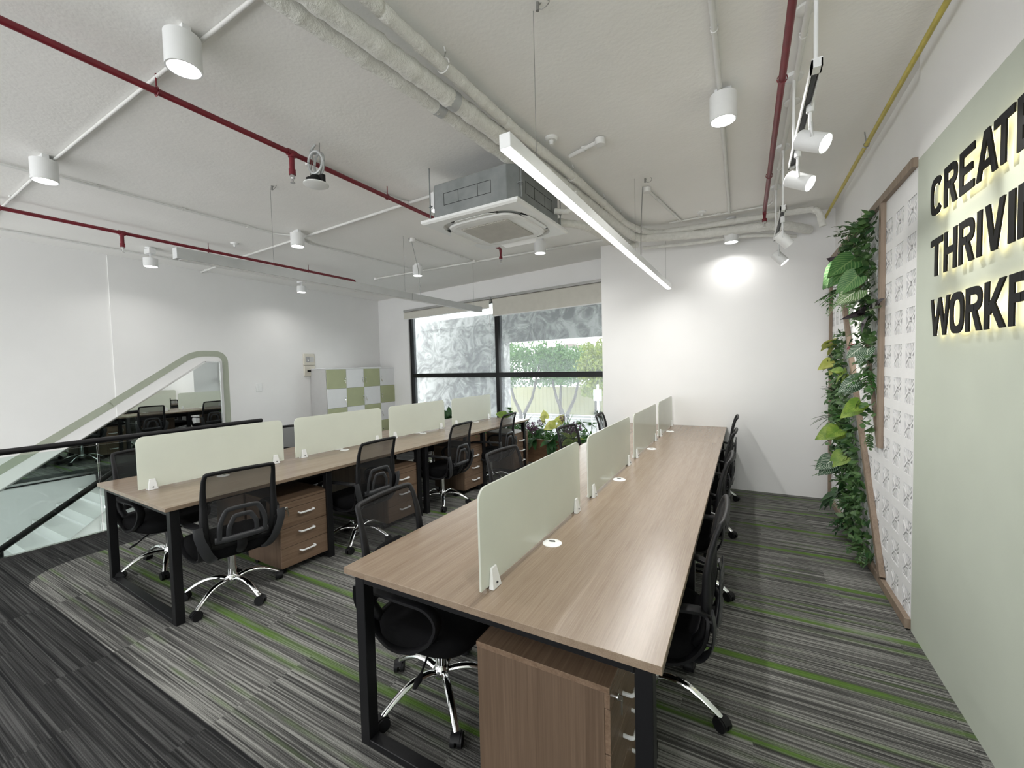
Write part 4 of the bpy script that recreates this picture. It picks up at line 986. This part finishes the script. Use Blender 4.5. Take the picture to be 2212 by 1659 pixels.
for i, (z0, z1) in enumerate(((0.215, 0.44), (0.0, 0.21))):
    p_ = MB().box(-0.01, 0.055, -0.12, 0.12, z0, z1).build('breaker_case', socket_beige, bb, bevel=0.012)
    if i == 0:
        MB().box(0.055, 0.062, -0.08, -0.01, z0+0.06, z1-0.06).build('window', breaker_grey, p_, smooth=False); MB().box(0.055, 0.062, -0.008, 0.09, z0+0.06, z1-0.06).build('cover_flap', flat('light_grey_flap', (0.5, 0.5, 0.49), 0.4), p_, smooth=False)
        MB().box(0.060, 0.072, -0.055, -0.03, z0+0.08, z0+0.11).build('toggle', white_plastic, p_, smooth=False)
    else: MB().box(0.055, 0.060, -0.06, 0.10, z0+0.085, z0+0.12).build('toggle_row', black_plastic, p_, smooth=False)
def wswitch(y, z, x, w, h, label):
    o = thing('light_switch', (x, y, z), label, 'light switch', rotz=R(1.3))
    MB().box(-0.03, 0.012, -w/2, w/2, -h/2, h/2).build('wall_plate', white_plastic, o, bevel=0.004)
    MB().box(0.012, 0.018, -w*0.2, w*0.22, -h*0.3, h*0.3).build('rocker', white_plastic, o, bevel=0.002)
wswitch(4.09, 1.265, -7.44, 0.12, 0.12, 'white wall switch on the left of the pair beside the lockers')
wswitch(4.22, 1.285, -7.42, 0.10, 0.14, 'white raised wall switch on the right of the pair')

# ------------------------------------------------------------------ breeze block wall with oak frame
bw = thing('breeze_block_screen', (0.845, 4.35, 0), 'white patterned breeze block screen with oak battens on the right wall', 'decorative wall screen')
Tb2 = Matrix.Translation((-0.845, -4.35, 0))
PY, PZ, HW = 0.2135, 0.2035, 0.072
ny, nzr = 12, 12
yc = [3.1855+i*PY for i in range(ny)]; zc = [0.129+i*PZ for i in range(nzr)]
g = MB(); xf, xb = 0.822, 0.848
def slab(y0, y1, z0, z1): g.box(xf, xb, y0, y1, z0, z1, Tb2)
edges_y = [3.09]+[v for y in yc for v in (y-HW, y+HW)]+[5.655]
edges_z = [0.04]+[v for z in zc for v in (z-HW, z+HW)]+[2.60]
for i in range(0, len(edges_z)-1, 2): slab(3.09, 5.655, edges_z[i], edges_z[i+1])
for i in range(nzr):
    for j in range(0, len(edges_y)-1, 2): slab(edges_y[j], edges_y[j+1], zc[i]-HW, zc[i]+HW)
g.build('block_face', block_m, bw, smooth=False)
g = MB()
for y in yc:
    for z in zc:
        for s in (-1, 1):
            for a_ in (-1.0, -0.62, -0.22, 0.22, 0.62, 1.0):
                # fan ribs from the centre to the top and bottom edges
                p0 = Vector((0, y+a_*0.010, z+s*0.006)); p1 = Vector((0, y+a_*HW*0.98, z+s*HW)); d = (p1-p0).normalized(); nn = Vector((0, -d.z, d.y))*0.0042
                q = [p0-nn, p1-nn, p1+nn, p0+nn]
                g.prism([(v.y, v.z) for v in q], 'x', xf+0.002, xb-0.001, Tb2)
            # curved side ribs
        for s in (-1, 1):
            pts = [(y+s*HW, z+0.045), (y+s*0.020, z+0.004), (y+s*0.020, z-0.004), (y+s*HW, z-0.045), (y+s*HW, z-0.030), (y+s*0.034, z), (y+s*HW, z+0.030)]
            g.prism(pts if s > 0 else pts[::-1], 'x', xf+0.001, xb-0.001, Tb2)
g.build('block_ribs', block_m, bw, smooth=False)
MB().box(xb, xb+0.0015, 3.09, 5.655, 0.04, 2.60, Tb2).build('recess_backing', block_back, bw, smooth=False)
def batten(p0, p1, w, name, d0=0.795, d1=0.8215):
    a = Vector((0, *p0)); b = Vector((0, *p1)); d = (b-a).normalized(); nn = Vector((0, -d.z, d.y))*w/2
    q = [a-nn, b-nn, b+nn, a+nn]; return MB().prism([(v.y, v.z) for v in q], 'x', d0, d1, Tb2).build(name, frame_wood, bw, smooth=False)
batten((3.093, 2.60), (5.654, 2.60), 0.05, 'top_batten'); batten((3.093, 0.035), (5.654, 0.035), 0.055, 'bottom_batten')
batten((5.61, 0.063), (5.61, 2.574), 0.04, 'side_batten')
batten((3.70, 0.93), (3.70, 2.574), 0.05, 'upright_batten')
batten((4.95, 2.10), (3.60, 0.065), 0.048, 'long_slanting_batten', 0.790)
batten((4.55, 2.57), (3.735, 0.95), 0.03, 'short_slanting_batten', 0.799, 0.8210)

# ------------------------------------------------------------------ lettering on the sage wall
def ring_pts(cx, cz, rw, rh, e=2.6, a0=0, a1=2*PI, n=28):
    r = []
    for k in range(n+1):
        a = a0+(a1-a0)*k/n; c_, s_ = math.cos(a), math.sin(a)
        r.append((cx+rw*math.copysign(abs(c_)**(2/e), c_), cz+rh*math.copysign(abs(s_)**(2/e), s_)))
    return r
def ringq(cx, cz, rw, rh, t, a0=0, a1=2*PI, e=2.6, n=28):
    o = ring_pts(cx, cz, rw, rh, e, a0, a1, n); i_ = ring_pts(cx, cz, rw-t, rh-t, e, a0, a1, n)
    return [[o[k], o[k+1], i_[k+1], i_[k]] for k in range(n)]
def bar(x0, z0, x1, z1, t, horiz=True):
    """slanted stroke with horizontal ends, width t measured horizontally"""
    return [[(x0-t/2, z0), (x0+t/2, z0), (x1+t/2, z1), (x1-t/2, z1)]]
def rect(x0, x1, z0, z1): return [[(x0, z0), (x1, z0), (x1, z1), (x0, z1)]]
def glyph(ch, w, h):
    t = 0.185*h; q = []
    if ch == 'C': q = ringq(w/2, h/2, w/2, h/2, t*0.95, R(38), R(322), 3.0, 34)
    elif ch == 'O': q = ringq(w/2, h/2, w/2, h/2, t, 0, 2*PI, 3.0, 40)
    elif ch in 'RP':
        zb = 0.44*h
        q = rect(0, t, 0, h) + rect(t, w*0.55, h-t*0.95, h) + rect(t, w*0.55, zb, zb+t*0.95) + ringq(w*0.52, (h+zb)/2, w*0.48, (h-zb)/2, t*0.97, -PI/2, PI/2, 2.6, 16)
        if ch == 'R': q += bar(w-t*0.55, 0, w*0.56, zb+0.02*h, t*1.1)
    elif ch == 'E': q = rect(0, t, 0, h) + rect(t, w, 0, t*0.95) + rect(t, w, h-t*0.95, h) + rect(t, w*0.88, h*0.5-t*0.42, h*0.5+t*0.5)
    elif ch == 'A': q = bar(t*0.5, 0, w*0.5-t*0.12, h, t) + bar(w-t*0.5, 0, w*0.5+t*0.12, h, t) + rect(w*0.27, w*0.73, h*0.2, h*0.2+t*0.85)
    elif ch == 'T': q = rect(0, w, h-t*0.95, h) + rect(w/2-t/2, w/2+t/2, 0, h-t*0.95)
    elif ch == 'H': q = rect(0, t, 0, h) + rect(w-t, w, 0, h) + rect(t, w-t, h*0.5-t*0.45, h*0.5+t*0.5)
    elif ch == 'I': q = rect(0, w, 0, h)
    elif ch == 'V': q = bar(t*0.5, h, w*0.5-t*0.1, 0, t) + bar(w-t*0.5, h, w*0.5+t*0.1, 0, t)
    elif ch == 'N': q = rect(0, t, 0, h) + rect(w-t, w, 0, h) + bar(t*0.6, h, w-t*0.6, 0, t*1.1)
    elif ch == 'W': q = bar(t*0.4, h, w*0.25, 0, t*0.85) + bar(w*0.5, h, w*0.25, 0, t*0.85) + bar(w*0.5, h, w*0.75, 0, t*0.85) + bar(w-t*0.4, h, w*0.75, 0, t*0.85)
    elif ch == 'K': q = rect(0, t, 0, h) + bar(t*0.75, h*0.30, w-t*0.6, h, t*1.15) + bar(w*0.36, h*0.56, w-t*0.55, 0, t*1.15)
    return q
rows = [('CREATE', 2.215, [(2.803, 2.672), (2.647, 2.516), (2.492, 2.363), (2.344, 2.190), (2.215, 2.083), (2.0636, 1.935)]),
        ('THRIVIN', 1.927, [(2.791, 2.658), (2.638, 2.508), (2.487, 2.353), (2.327, 2.2925), (2.266, 2.130), (2.105, 2.066), (2.047, 1.915)]),
        ('WORKP', 1.643, [(2.777, 2.567), (2.562, 2.428), (2.411, 2.278), (2.257, 2.111), (2.089, 1.958)])]
wd = {0: 'top', 1: 'middle', 2: 'bottom'}
for ri, (word, z0, ex) in enumerate(rows):
    seen = {}
    for k, ch in enumerate(word):
        y1, y0 = ex[k]; w_ = y1-y0; h_ = 0.176
        seen[ch] = seen.get(ch, 0)+1
        nth = '' if word.count(ch) == 1 else ('first ' if seen[ch] == 1 else 'second ')
        o = thing('sign_letter', (0.80, (y0+y1)/2, z0), 'black raised %sletter %s in the %s row of the wall sign' % (nth, ch, wd[ri]), 'sign letter', 'raised black letters on the sage wall')
        m1 = MB(); m2 = MB()
        for qi, q in enumerate(glyph(ch, w_, h_)):
            j_ = 0 if (ch in 'CO' or (ch in 'RP' and 3 <= qi < 19)) else 0.0003*(qi % 4 + 1)
            pts = [(w_/2-px, pz) for px, pz in q]
            m1.prism(pts, 'x', -0.010-j_, -0.005+j_*0.5)
            c_ = (sum(p[0] for p in pts)/len(pts), sum(p[1] for p in pts)/len(pts))
            sh_ = [(c_[0]+(p[0]-c_[0])*0.86, c_[1]+(p[1]-c_[1])*0.96) for p in pts]
            m2.add([(-0.003, a, b) for a, b in sh_], [tuple(range(len(sh_)))])
        m1.build('letter_body', letter_m, o, smooth=False)
        m2.build('led_backlight', led_glow, o, smooth=False)

# ------------------------------------------------------------------ plants
PR = random.Random(21)
def leaf(mb, p, d, up, L, Wd, droop=0.25, n=5, fold=0.15, shape=0.8, T=None):
    p = Vector(p); d = Vector(d).normalized(); up = Vector(up); up = (up - d*up.dot(d))
    if up.length < 1e-4: up = Vector((0.3, 0.2, 1)) - d*d.z
    up.normalize(); side = d.cross(up); vs = []; uv = []
    for i in range(n+1):
        v = i/n; c = p + d*L*v - up*droop*L*v*v
        w = Wd/2*math.sin(PI*min(1, max(0.0, v))**shape) if 0 < i < n else Wd*0.02
        vs += [c - side*w + up*fold*w, c, c + side*w + up*fold*w]; uv += [(0, v), (0.5, v), (1, v)]
    fs = []
    for i in range(n):
        a = i*3; fs += [(a, a+1, a+4, a+3), (a+1, a+2, a+5, a+4)]
    mb.add(vs, fs, T, uvs=uv)
def heart(mb, p, d, up, L, Wd, droop=0.25, T=None):
    p = Vector(p); d = Vector(d).normalized(); up = Vector(up); up = (up - d*up.dot(d)).normalized(); side = d.cross(up)
    prof = [(-0.12, 0.34), (0.0, 0.46), (0.15, 0.50), (0.35, 0.46), (0.6, 0.32), (0.82, 0.15), (1.0, 0.01)]; vs = []; uv = []
    for v, w in prof:
        c = p + d*L*v - up*droop*L*max(0, v)**2
        m_ = p + d*L*max(0, v) - up*droop*L*max(0, v)**2
        vs += [c - side*w*Wd + up*0.06*Wd, m_, c + side*w*Wd + up*0.06*Wd]; uv += [(0, max(0, v)), (0.5, max(0, v)), (1, max(0, v))]
    fs = []
    for i in range(len(prof)-1):
        a = i*3; fs += [(a, a+1, a+4, a+3), (a+1, a+2, a+5, a+4)]
    mb.add(vs, fs, T, uvs=uv)
def frond(mb, st, p, d, up, L, Wd, droop=0.5, n=16):
    p = Vector(p); d = Vector(d).normalized(); up = Vector(up); up = (up - d*up.dot(d)).normalized(); side = d.cross(up); pts = []
    for i in range(n+1):
        v = i/n; pts.append(p + d*L*v - up*droop*L*v*v)
    for i in range(1, n+1):
        t_ = (pts[i]-pts[i-1]).normalized(); w = Wd/2*(0.35+0.65*math.sin(PI*min(0.98, i/n)**0.7)) if i < n else Wd*0.12
        for s in (-1, 1): leaf(mb, pts[i], side*s + t_*0.35, up, w, L/n*0.95, 0.15, 2, 0.0, 0.5)
    st.tube(pts, [0.003*(1-0.7*i/n) for i in range(n+1)], 5)
def twig(mb, st, p, d, up, L, ls, droop=0.3, n=7):
    p = Vector(p); d = Vector(d).normalized(); up = Vector(up); up = (up - d*up.dot(d)).normalized(); side = d.cross(up); pts = []
    for i in range(n+1):
        v = i/n; pts.append(p + d*L*v - up*droop*L*v*v)
    for i in range(1, n+1):
        t_ = (pts[i]-pts[i-1]).normalized()
        for s in ((-1, 1) if i < n else (0,)): leaf(mb, pts[i], side*s*0.9 + t_*0.6 + up*PR.uniform(-0.2, 0.3), up, ls*PR.uniform(0.8, 1.15), ls*0.5, 0.15, 3, 0.1)
    st.tube(pts, 0.0018, 4)
def rdir(spread, ax):
    ax = Vector(ax); return (ax + Vector((PR.uniform(-1, 1), PR.uniform(-1, 1), PR.uniform(-1, 1)))*spread).normalized()
def plant(kind, loc, label, ax, up, cat='plant', group=None, mat='mid', size=0.2, n=6, spread=0.6, extra=None):
    o = thing(kind, loc, label, cat, group); lv = MB(); st = MB()
    for i in range(n):
        d = rdir(spread, ax); b = Vector((PR.uniform(-1, 1), PR.uniform(-1, 1), PR.uniform(-1, 1)))*size*0.08
        if kind == 'fern_plant': frond(lv, st, b, d, up, size*PR.uniform(0.8, 1.1), size*0.34, PR.uniform(0.15, 0.5))
        elif kind == 'leafy_twig': twig(lv, st, b, d, up, size*PR.uniform(0.8, 1.1), size*0.26, PR.uniform(0.1, 0.4))
        elif kind == 'grass_tuft':
            leaf(lv, b, d, up, size*PR.uniform(0.7, 1.1), size*0.05, PR.uniform(0.2, 0.8), 6, 0.1)
        elif kind == 'fan_palm':
            pass
        elif kind == 'heart_leaf_plant':
            q = b + d*size*PR.uniform(0.25, 0.5); st.tube([b, q], 0.003, 5); heart(lv, q, (d*0.6+Vector((0, 0, -0.5))).normalized(), (Vector((-0.55, -0.8, 0.2)) if ax[0] < -0.5 else Vector((0.15, -1, 0.3))), size*PR.uniform(0.7, 1.0), size*0.75, 0.15)
        else:
            q = b + d*size*0.2; leaf(lv, q, (d + Vector((0, 0, -0.35))), (Vector(ax)+Vector(up)*0.4), size*PR.uniform(0.75, 1.1), size*PR.uniform(0.40, 0.52), PR.uniform(0.1, 0.4), 6, 0.12)
    if kind == 'fan_palm':
        for i in range(n):
            d = rdir(spread, ax); q = d*size*PR.uniform(0.9, 1.3); st.tube([Vector((0, 0, 0)), q*0.5+Vector((0, 0, 0.02)), q], 0.004, 5)
            e1 = Vector((1, 0, 0.1)); e2 = Vector((0.1, -0.6, 0.75)).normalized()
            for k in range(22):
                a = 2*PI*k/26+0.4; leaf(lv, q, e1*math.cos(a)+e2*math.sin(a), d, size*0.42, size*0.05, 0.25, 3, 0.1)
    lv.build('leaves', LF[mat], o, ang=80)
    if st.v: st.build('stems', LF['stem'], o)
    return o
# --- the plant wall: dense small-leaf backing (stuff) and single plants in front of it
def inside(poly, y, z):
    c = False; n = len(poly)
    for i in range(n):
        y1, z1 = poly[i]; y2, z2 = poly[(i+1) % n]
        if (z1 > z) != (z2 > z) and y < (y2-y1)*(z-z1)/(z2-z1)+y1: c = not c
    return c
W1 = [(3.735, 2.56), (4.45, 2.56), (4.95, 2.50), (4.95, 2.25), (4.30, 2.08), (4.02, 1.65), (3.80, 1.05), (3.735, 1.02)]
W2 = [(4.80, 1.82), (5.25, 1.60), (5.30, 1.0), (4.95, 0.6), (4.55, 0.06), (3.66, 0.08), (3.98, 0.58), (4.35, 1.10), (4.62, 1.50)]
def filler(poly, n, label, seed, dark=0.5):
    rn = random.Random(seed); lv = MB()
    ys = [p[0] for p in poly]; zs = [p[1] for p in poly]; k = 0
    while k < n:
        y = rn.uniform(min(ys), max(ys)); z = rn.uniform(min(zs), max(zs))
        if not inside(poly, y, z): continue
        k += 1
        p = (0.805-abs(rn.gauss(0, 0.035)), y, z); d = Vector((-0.7+rn.uniform(-0.4, 0.4), rn.uniform(-1, 1), rn.uniform(-1, 0.7)))
        leaf(lv, p, d, (-1, rn.uniform(-.5, .5), rn.uniform(0, 1)), rn.uniform(0.045, 0.085), rn.uniform(0.026, 0.045), 0.2, 4, 0.1)
    cy, cz = sum(ys)/len(ys), min(zs)
    return tag(lv.build('small_leaf_foliage', LF['twig'], loc=(0.80, cy, cz), ang=80), label, 'foliage', kind='stuff')
filler(W1, 750, 'dense small green foliage filling the upper wedge of the plant wall', 3)
filler(W2, 1300, 'dense small green foliage filling the lower slanting column of the plant wall', 4)
GW = 'artificial plants on the plant wall'
AX = (-1, -0.15, 0.0); UPW = (0, 0, 1)
def wp(kind, y, z, label, mat, size, n, spread=0.6, ax=AX, x=0.775):
    k_ = {'leafy_twig': 0.68, 'fern_plant': 0.72, 'rosette_plant': 0.85}.get(kind, 0.95)
    plant(kind, (x, y, z), label, ax, UPW, 'plant', GW, mat, size*k_, n, spread)
wp('leafy_twig', 4.05, 2.50, 'leafy green sprigs sticking up at the very top of the plant wall', 'twig', 0.24, 6, 0.8, (-0.6, 0.3, 0.7))
wp('leafy_twig', 3.82, 2.46, 'leafy sprig at the top right corner of the plant wall beside the upright batten', 'mid', 0.16, 4, 0.7)
wp('leafy_twig', 4.90, 2.20, 'bright leafy sprigs on the upper left edge of the plant wall', 'mid', 0.26, 6, 0.6, (-0.9, 0.5, -0.1))
wp('heart_leaf_plant', 3.98, 2.26, 'large ribbed green leaf, the biggest in the plant wall', 'veined', 0.30, 3, 0.25)
wp('heart_leaf_plant', 3.80, 2.14, 'second broad green leaf right of the biggest one', 'veined', 0.22, 2, 0.3)
wp('heart_leaf_plant', 3.80, 2.02, 'pale striped round leaf below the big green leaf', 'pale', 0.20, 2, 0.3)
wp('rosette_plant', 4.42, 2.30, 'black-leaved plant at the upper left of the plant wall', 'purple', 0.19, 8, 0.9)
wp('rosette_plant', 3.78, 1.86, 'dark purple-black leaves beside the upright batten', 'purple', 0.17, 10, 0.9)
wp('fern_plant', 4.28, 2.12, 'bright green fern fronds hanging at the upper left of the plant wall', 'mid', 0.36, 6, 0.5, (-0.8, 0.3, -0.6))
wp('fern_plant', 4.02, 2.02, 'pale fern fronds in the spotlight below the big leaf', 'pale', 0.26, 5, 0.6)
wp('rosette_plant', 4.08, 1.66, 'small dark red leaves on the slanting batten', 'red', 0.10, 5, 0.8)
wp('heart_leaf_plant', 3.82, 1.62, 'white-veined leaves in the middle of the right wedge', 'white', 0.13, 5, 0.7)
wp('leafy_twig', 3.80, 1.45, 'glossy green sprigs trailing down the right wedge', 'mid', 0.20, 7, 0.7, (-0.7, 0.1, -0.7))
wp('heart_leaf_plant', 3.92, 1.38, 'green arrow-shaped leaves low on the right wedge', 'white', 0.15, 3, 0.5)
wp('heart_leaf_plant', 3.84, 1.22, 'yellow-green veined leaf near the foot of the right wedge', 'lime', 0.17, 2, 0.4)
wp('leafy_twig', 3.80, 1.02, 'small dangling sprig at the tip of the right wedge', 'twig', 0.15, 3, 0.3, (-0.3, 0.1, -1))
wp('rosette_plant', 4.95, 1.72, 'yellow pointed leaves at the top of the lower column', 'yellow', 0.22, 5, 0.6, (-0.8, 0.8, 0.1))
wp('heart_leaf_plant', 4.98, 1.50, 'yellow-green leaf cluster on the left edge of the plant wall', 'yellow', 0.14, 6, 0.9)
wp('rosette_plant', 4.58, 1.42, 'lime yellow leaves in the spotlight beside the slanting batten', 'lime', 0.15, 10, 0.8)
wp('fern_plant', 4.98, 1.24, 'dark green fern halfway down the left edge', 'dark', 0.20, 6, 0.6)
wp('fern_plant', 5.00, 1.00, 'long dark green fern frond reaching left over the white wall', 'dark', 0.27, 4, 0.25, (-0.9, 0.5, -0.1))
wp('leafy_twig', 4.55, 1.08, 'mid-height green sprigs in the lower column', 'mid', 0.2, 8, 0.8)
wp('heart_leaf_plant', 4.50, 0.92, 'yellow-edged veined leaf in the middle of the lower column', 'lime', 0.20, 3, 0.4)
wp('heart_leaf_plant', 4.35, 0.74, 'round lime veined leaf beside the lower batten', 'lime', 0.15, 3, 0.5)
wp('fern_plant', 4.95, 0.80, 'drooping dark fern on the lower left edge', 'dark', 0.24, 4, 0.4, (-0.7, 0.4, -0.6))
wp('heart_leaf_plant', 4.62, 0.66, 'dark leaves with white veins in the lower column', 'white', 0.20, 4, 0.5)
wp('fern_plant', 4.90, 0.52, 'broad bright green fern reaching out low on the left', 'mid', 0.28, 6, 0.45, (-0.9, 0.3, 0.1))
wp('rosette_plant', 4.55, 0.40, 'big dark green leaves low in the column', 'dark', 0.26, 7, 0.7)
wp('leafy_twig', 4.15, 0.42, 'trailing green sprigs beside the foot of the slanting batten', 'twig', 0.2, 8, 0.7)
wp('leafy_twig', 4.45, 0.20, 'dark leaf sprigs just above the carpet, left', 'dark', 0.22, 7, 0.8)
wp('leafy_twig', 3.90, 0.16, 'small green sprigs at the bottom tip of the plant wall', 'twig', 0.17, 7, 0.7, (-0.8, 0, 0.1))
wp('leafy_twig', 3.66, 1.88, 'pale sprig poking over the upright batten', 'pale', 0.14, 3, 0.4, (-0.6, -1, 0.1), 0.775)

# --- window planter
pb_ = thing('window_planter', tuple(TW @ Vector((2.2, -0.26, 0))), 'long wooden planter box under the window', 'planter')
Tp = Matrix.Translation(-pb_.location) @ TW
pm = MB(); pm.box(-0.02, 4.45, -0.46, -0.44, 0, 0.38, Tp).box(-0.02, 4.45, -0.08, -0.06, 0, 0.38, Tp).box(4.43, 4.45, -0.44, -0.08, 0, 0.38, Tp).box(-0.02, 0.0, -0.44, -0.08, 0, 0.38, Tp)
pm.build('box_panels', planter_wood, pb_, smooth=False)
MB().box(0, 4.43, -0.44, -0.08, 0.28, 0.30, Tp).build('soil', flat('dark_soil', (0.03, 0.022, 0.015), 0.95, nz=0.3, sc=40), pb_, smooth=False)
fm = MB(); rn = random.Random(9)
for i in range(2600):
    s_ = rn.uniform(0.02, 4.4); n_ = -0.26+rn.gauss(0, 0.09); z_ = rn.uniform(0.28, 0.46+0.10*math.sin(s_*5)**2)
    p = TW @ Vector((s_, max(-0.47, min(-0.06, n_)), z_)); d = Vector((rn.uniform(-1, 1), rn.uniform(-1, 0.5), rn.uniform(-0.6, 1)))
    leaf(fm, p, d, (0, -0.5, 1), rn.uniform(0.05, 0.11), rn.uniform(0.02, 0.045), 0.4, 3, 0.1)
tag(fm.build('small_leaf_foliage', LF['mid'], loc=tuple(TW @ Vector((2.2, -0.26, 0.3))), ang=80), 'dense green foliage filling the window planter', 'foliage', kind='stuff')
PG = 'artificial plants in the window planter'
def pp(kind, x, y, z, label, mat, size, n, spread=0.6, ax=(0, -0.3, 1)): plant(kind, (x, y, z), label, ax, (0, -0.3, 1), 'plant', PG, mat, size, n, spread)
pp('fan_palm', -3.38, 6.16, 0.55, 'fan palm leaf standing before the middle window post', 'mid', 0.30, 1, 0.1, (-0.55, 0.15, 1))
pp('fan_palm', -1.98, 5.92, 0.46, 'fan palm at the right end of the window planter', 'mid', 0.25, 2, 0.35)
pp('fan_palm', -1.78, 5.95, 0.55, 'fan palm half hidden by the white wall at the end of the planter', 'dark', 0.25, 2, 0.3)
pp('heart_leaf_plant', -2.80, 6.08, 0.62, 'tall yellow-green leaf rising above the planter', 'yellow', 0.20, 3, 0.6)
pp('heart_leaf_plant', -2.58, 6.04, 0.58, 'pale yellow leaves in the middle of the planter', 'yellow', 0.20, 4, 0.8)
pp('heart_leaf_plant', -3.75, 6.22, 0.62, 'lime leaves beside the window post behind the left desks', 'lime', 0.20, 4, 0.8)
pp('rosette_plant', -4.30, 6.30, 0.52, 'broad green leaves in the planter behind the last left screen', 'mid', 0.26, 9, 0.9)
pp('rosette_plant', -4.95, 6.40, 0.52, 'green leaves in the planter seen between the left screens', 'dark', 0.26, 9, 0.9)
pp('rosette_plant', -2.95, 5.98, 0.40, 'glossy green leaves hanging over the planter front', 'dark', 0.20, 10, 0.9, (0, -0.9, 0.3))
pp('rosette_plant', -2.62, 5.93, 0.38, 'dark green leaves spilling over the planter edge', 'dark', 0.22, 10, 0.9, (0, -0.9, 0.2))
pp('rosette_plant', -2.25, 5.88, 0.42, 'lime and green leaves near the right end of the planter', 'lime', 0.17, 9, 0.9, (0, -0.6, 0.6))
pp('grass_tuft', -3.22, 6.10, 0.42, 'grassy tuft left of the purple flowers', 'dark', 0.34, 16, 0.45)
pp('grass_tuft', -2.42, 5.98, 0.48, 'grassy tuft between the purple flower clusters', 'mid', 0.32, 16, 0.45)
def flower(x, y, z, label, r=0.085):
    o = thing('flower_cluster', (x, y, z), label, 'flowers', 'purple flower clusters in the planter'); m = MB()
    for i in range(150):
        u = Vector((PR.gauss(0, 1), PR.gauss(0, 1), PR.gauss(0, 1))).normalized(); p = u*r*PR.uniform(0.5, 1.0)
        leaf(m, p, (u+Vector((PR.uniform(-1, 1), PR.uniform(-1, 1), PR.uniform(-1, 1)))*0.6), u, r*0.34, r*0.26, 0.3, 2, 0.2)
    m.build('petals', LF['plum'], o, ang=80)
    MB().tube([(0, 0, -r*0.5), (0.01, 0.02, 0.36-z)], 0.004, 5).build('stem', LF['stem'], o)
flower(-3.02, 6.02, 0.57, 'purple flower cluster at the left of the planter', 0.08)
flower(-2.93, 5.98, 0.50, 'purple flower cluster hanging lowest on the left', 0.075)
flower(-2.86, 6.06, 0.64, 'small purple flower cluster beneath the tall yellow leaf', 0.055)
flower(-2.33, 5.93, 0.57, 'purple flower cluster behind the chair back', 0.075)
flower(-2.20, 5.90, 0.61, 'purple flower cluster beside the right-hand fan palm', 0.08)
flower(-2.48, 6.04, 0.72, 'small brownish purple flower head standing highest', 0.045)
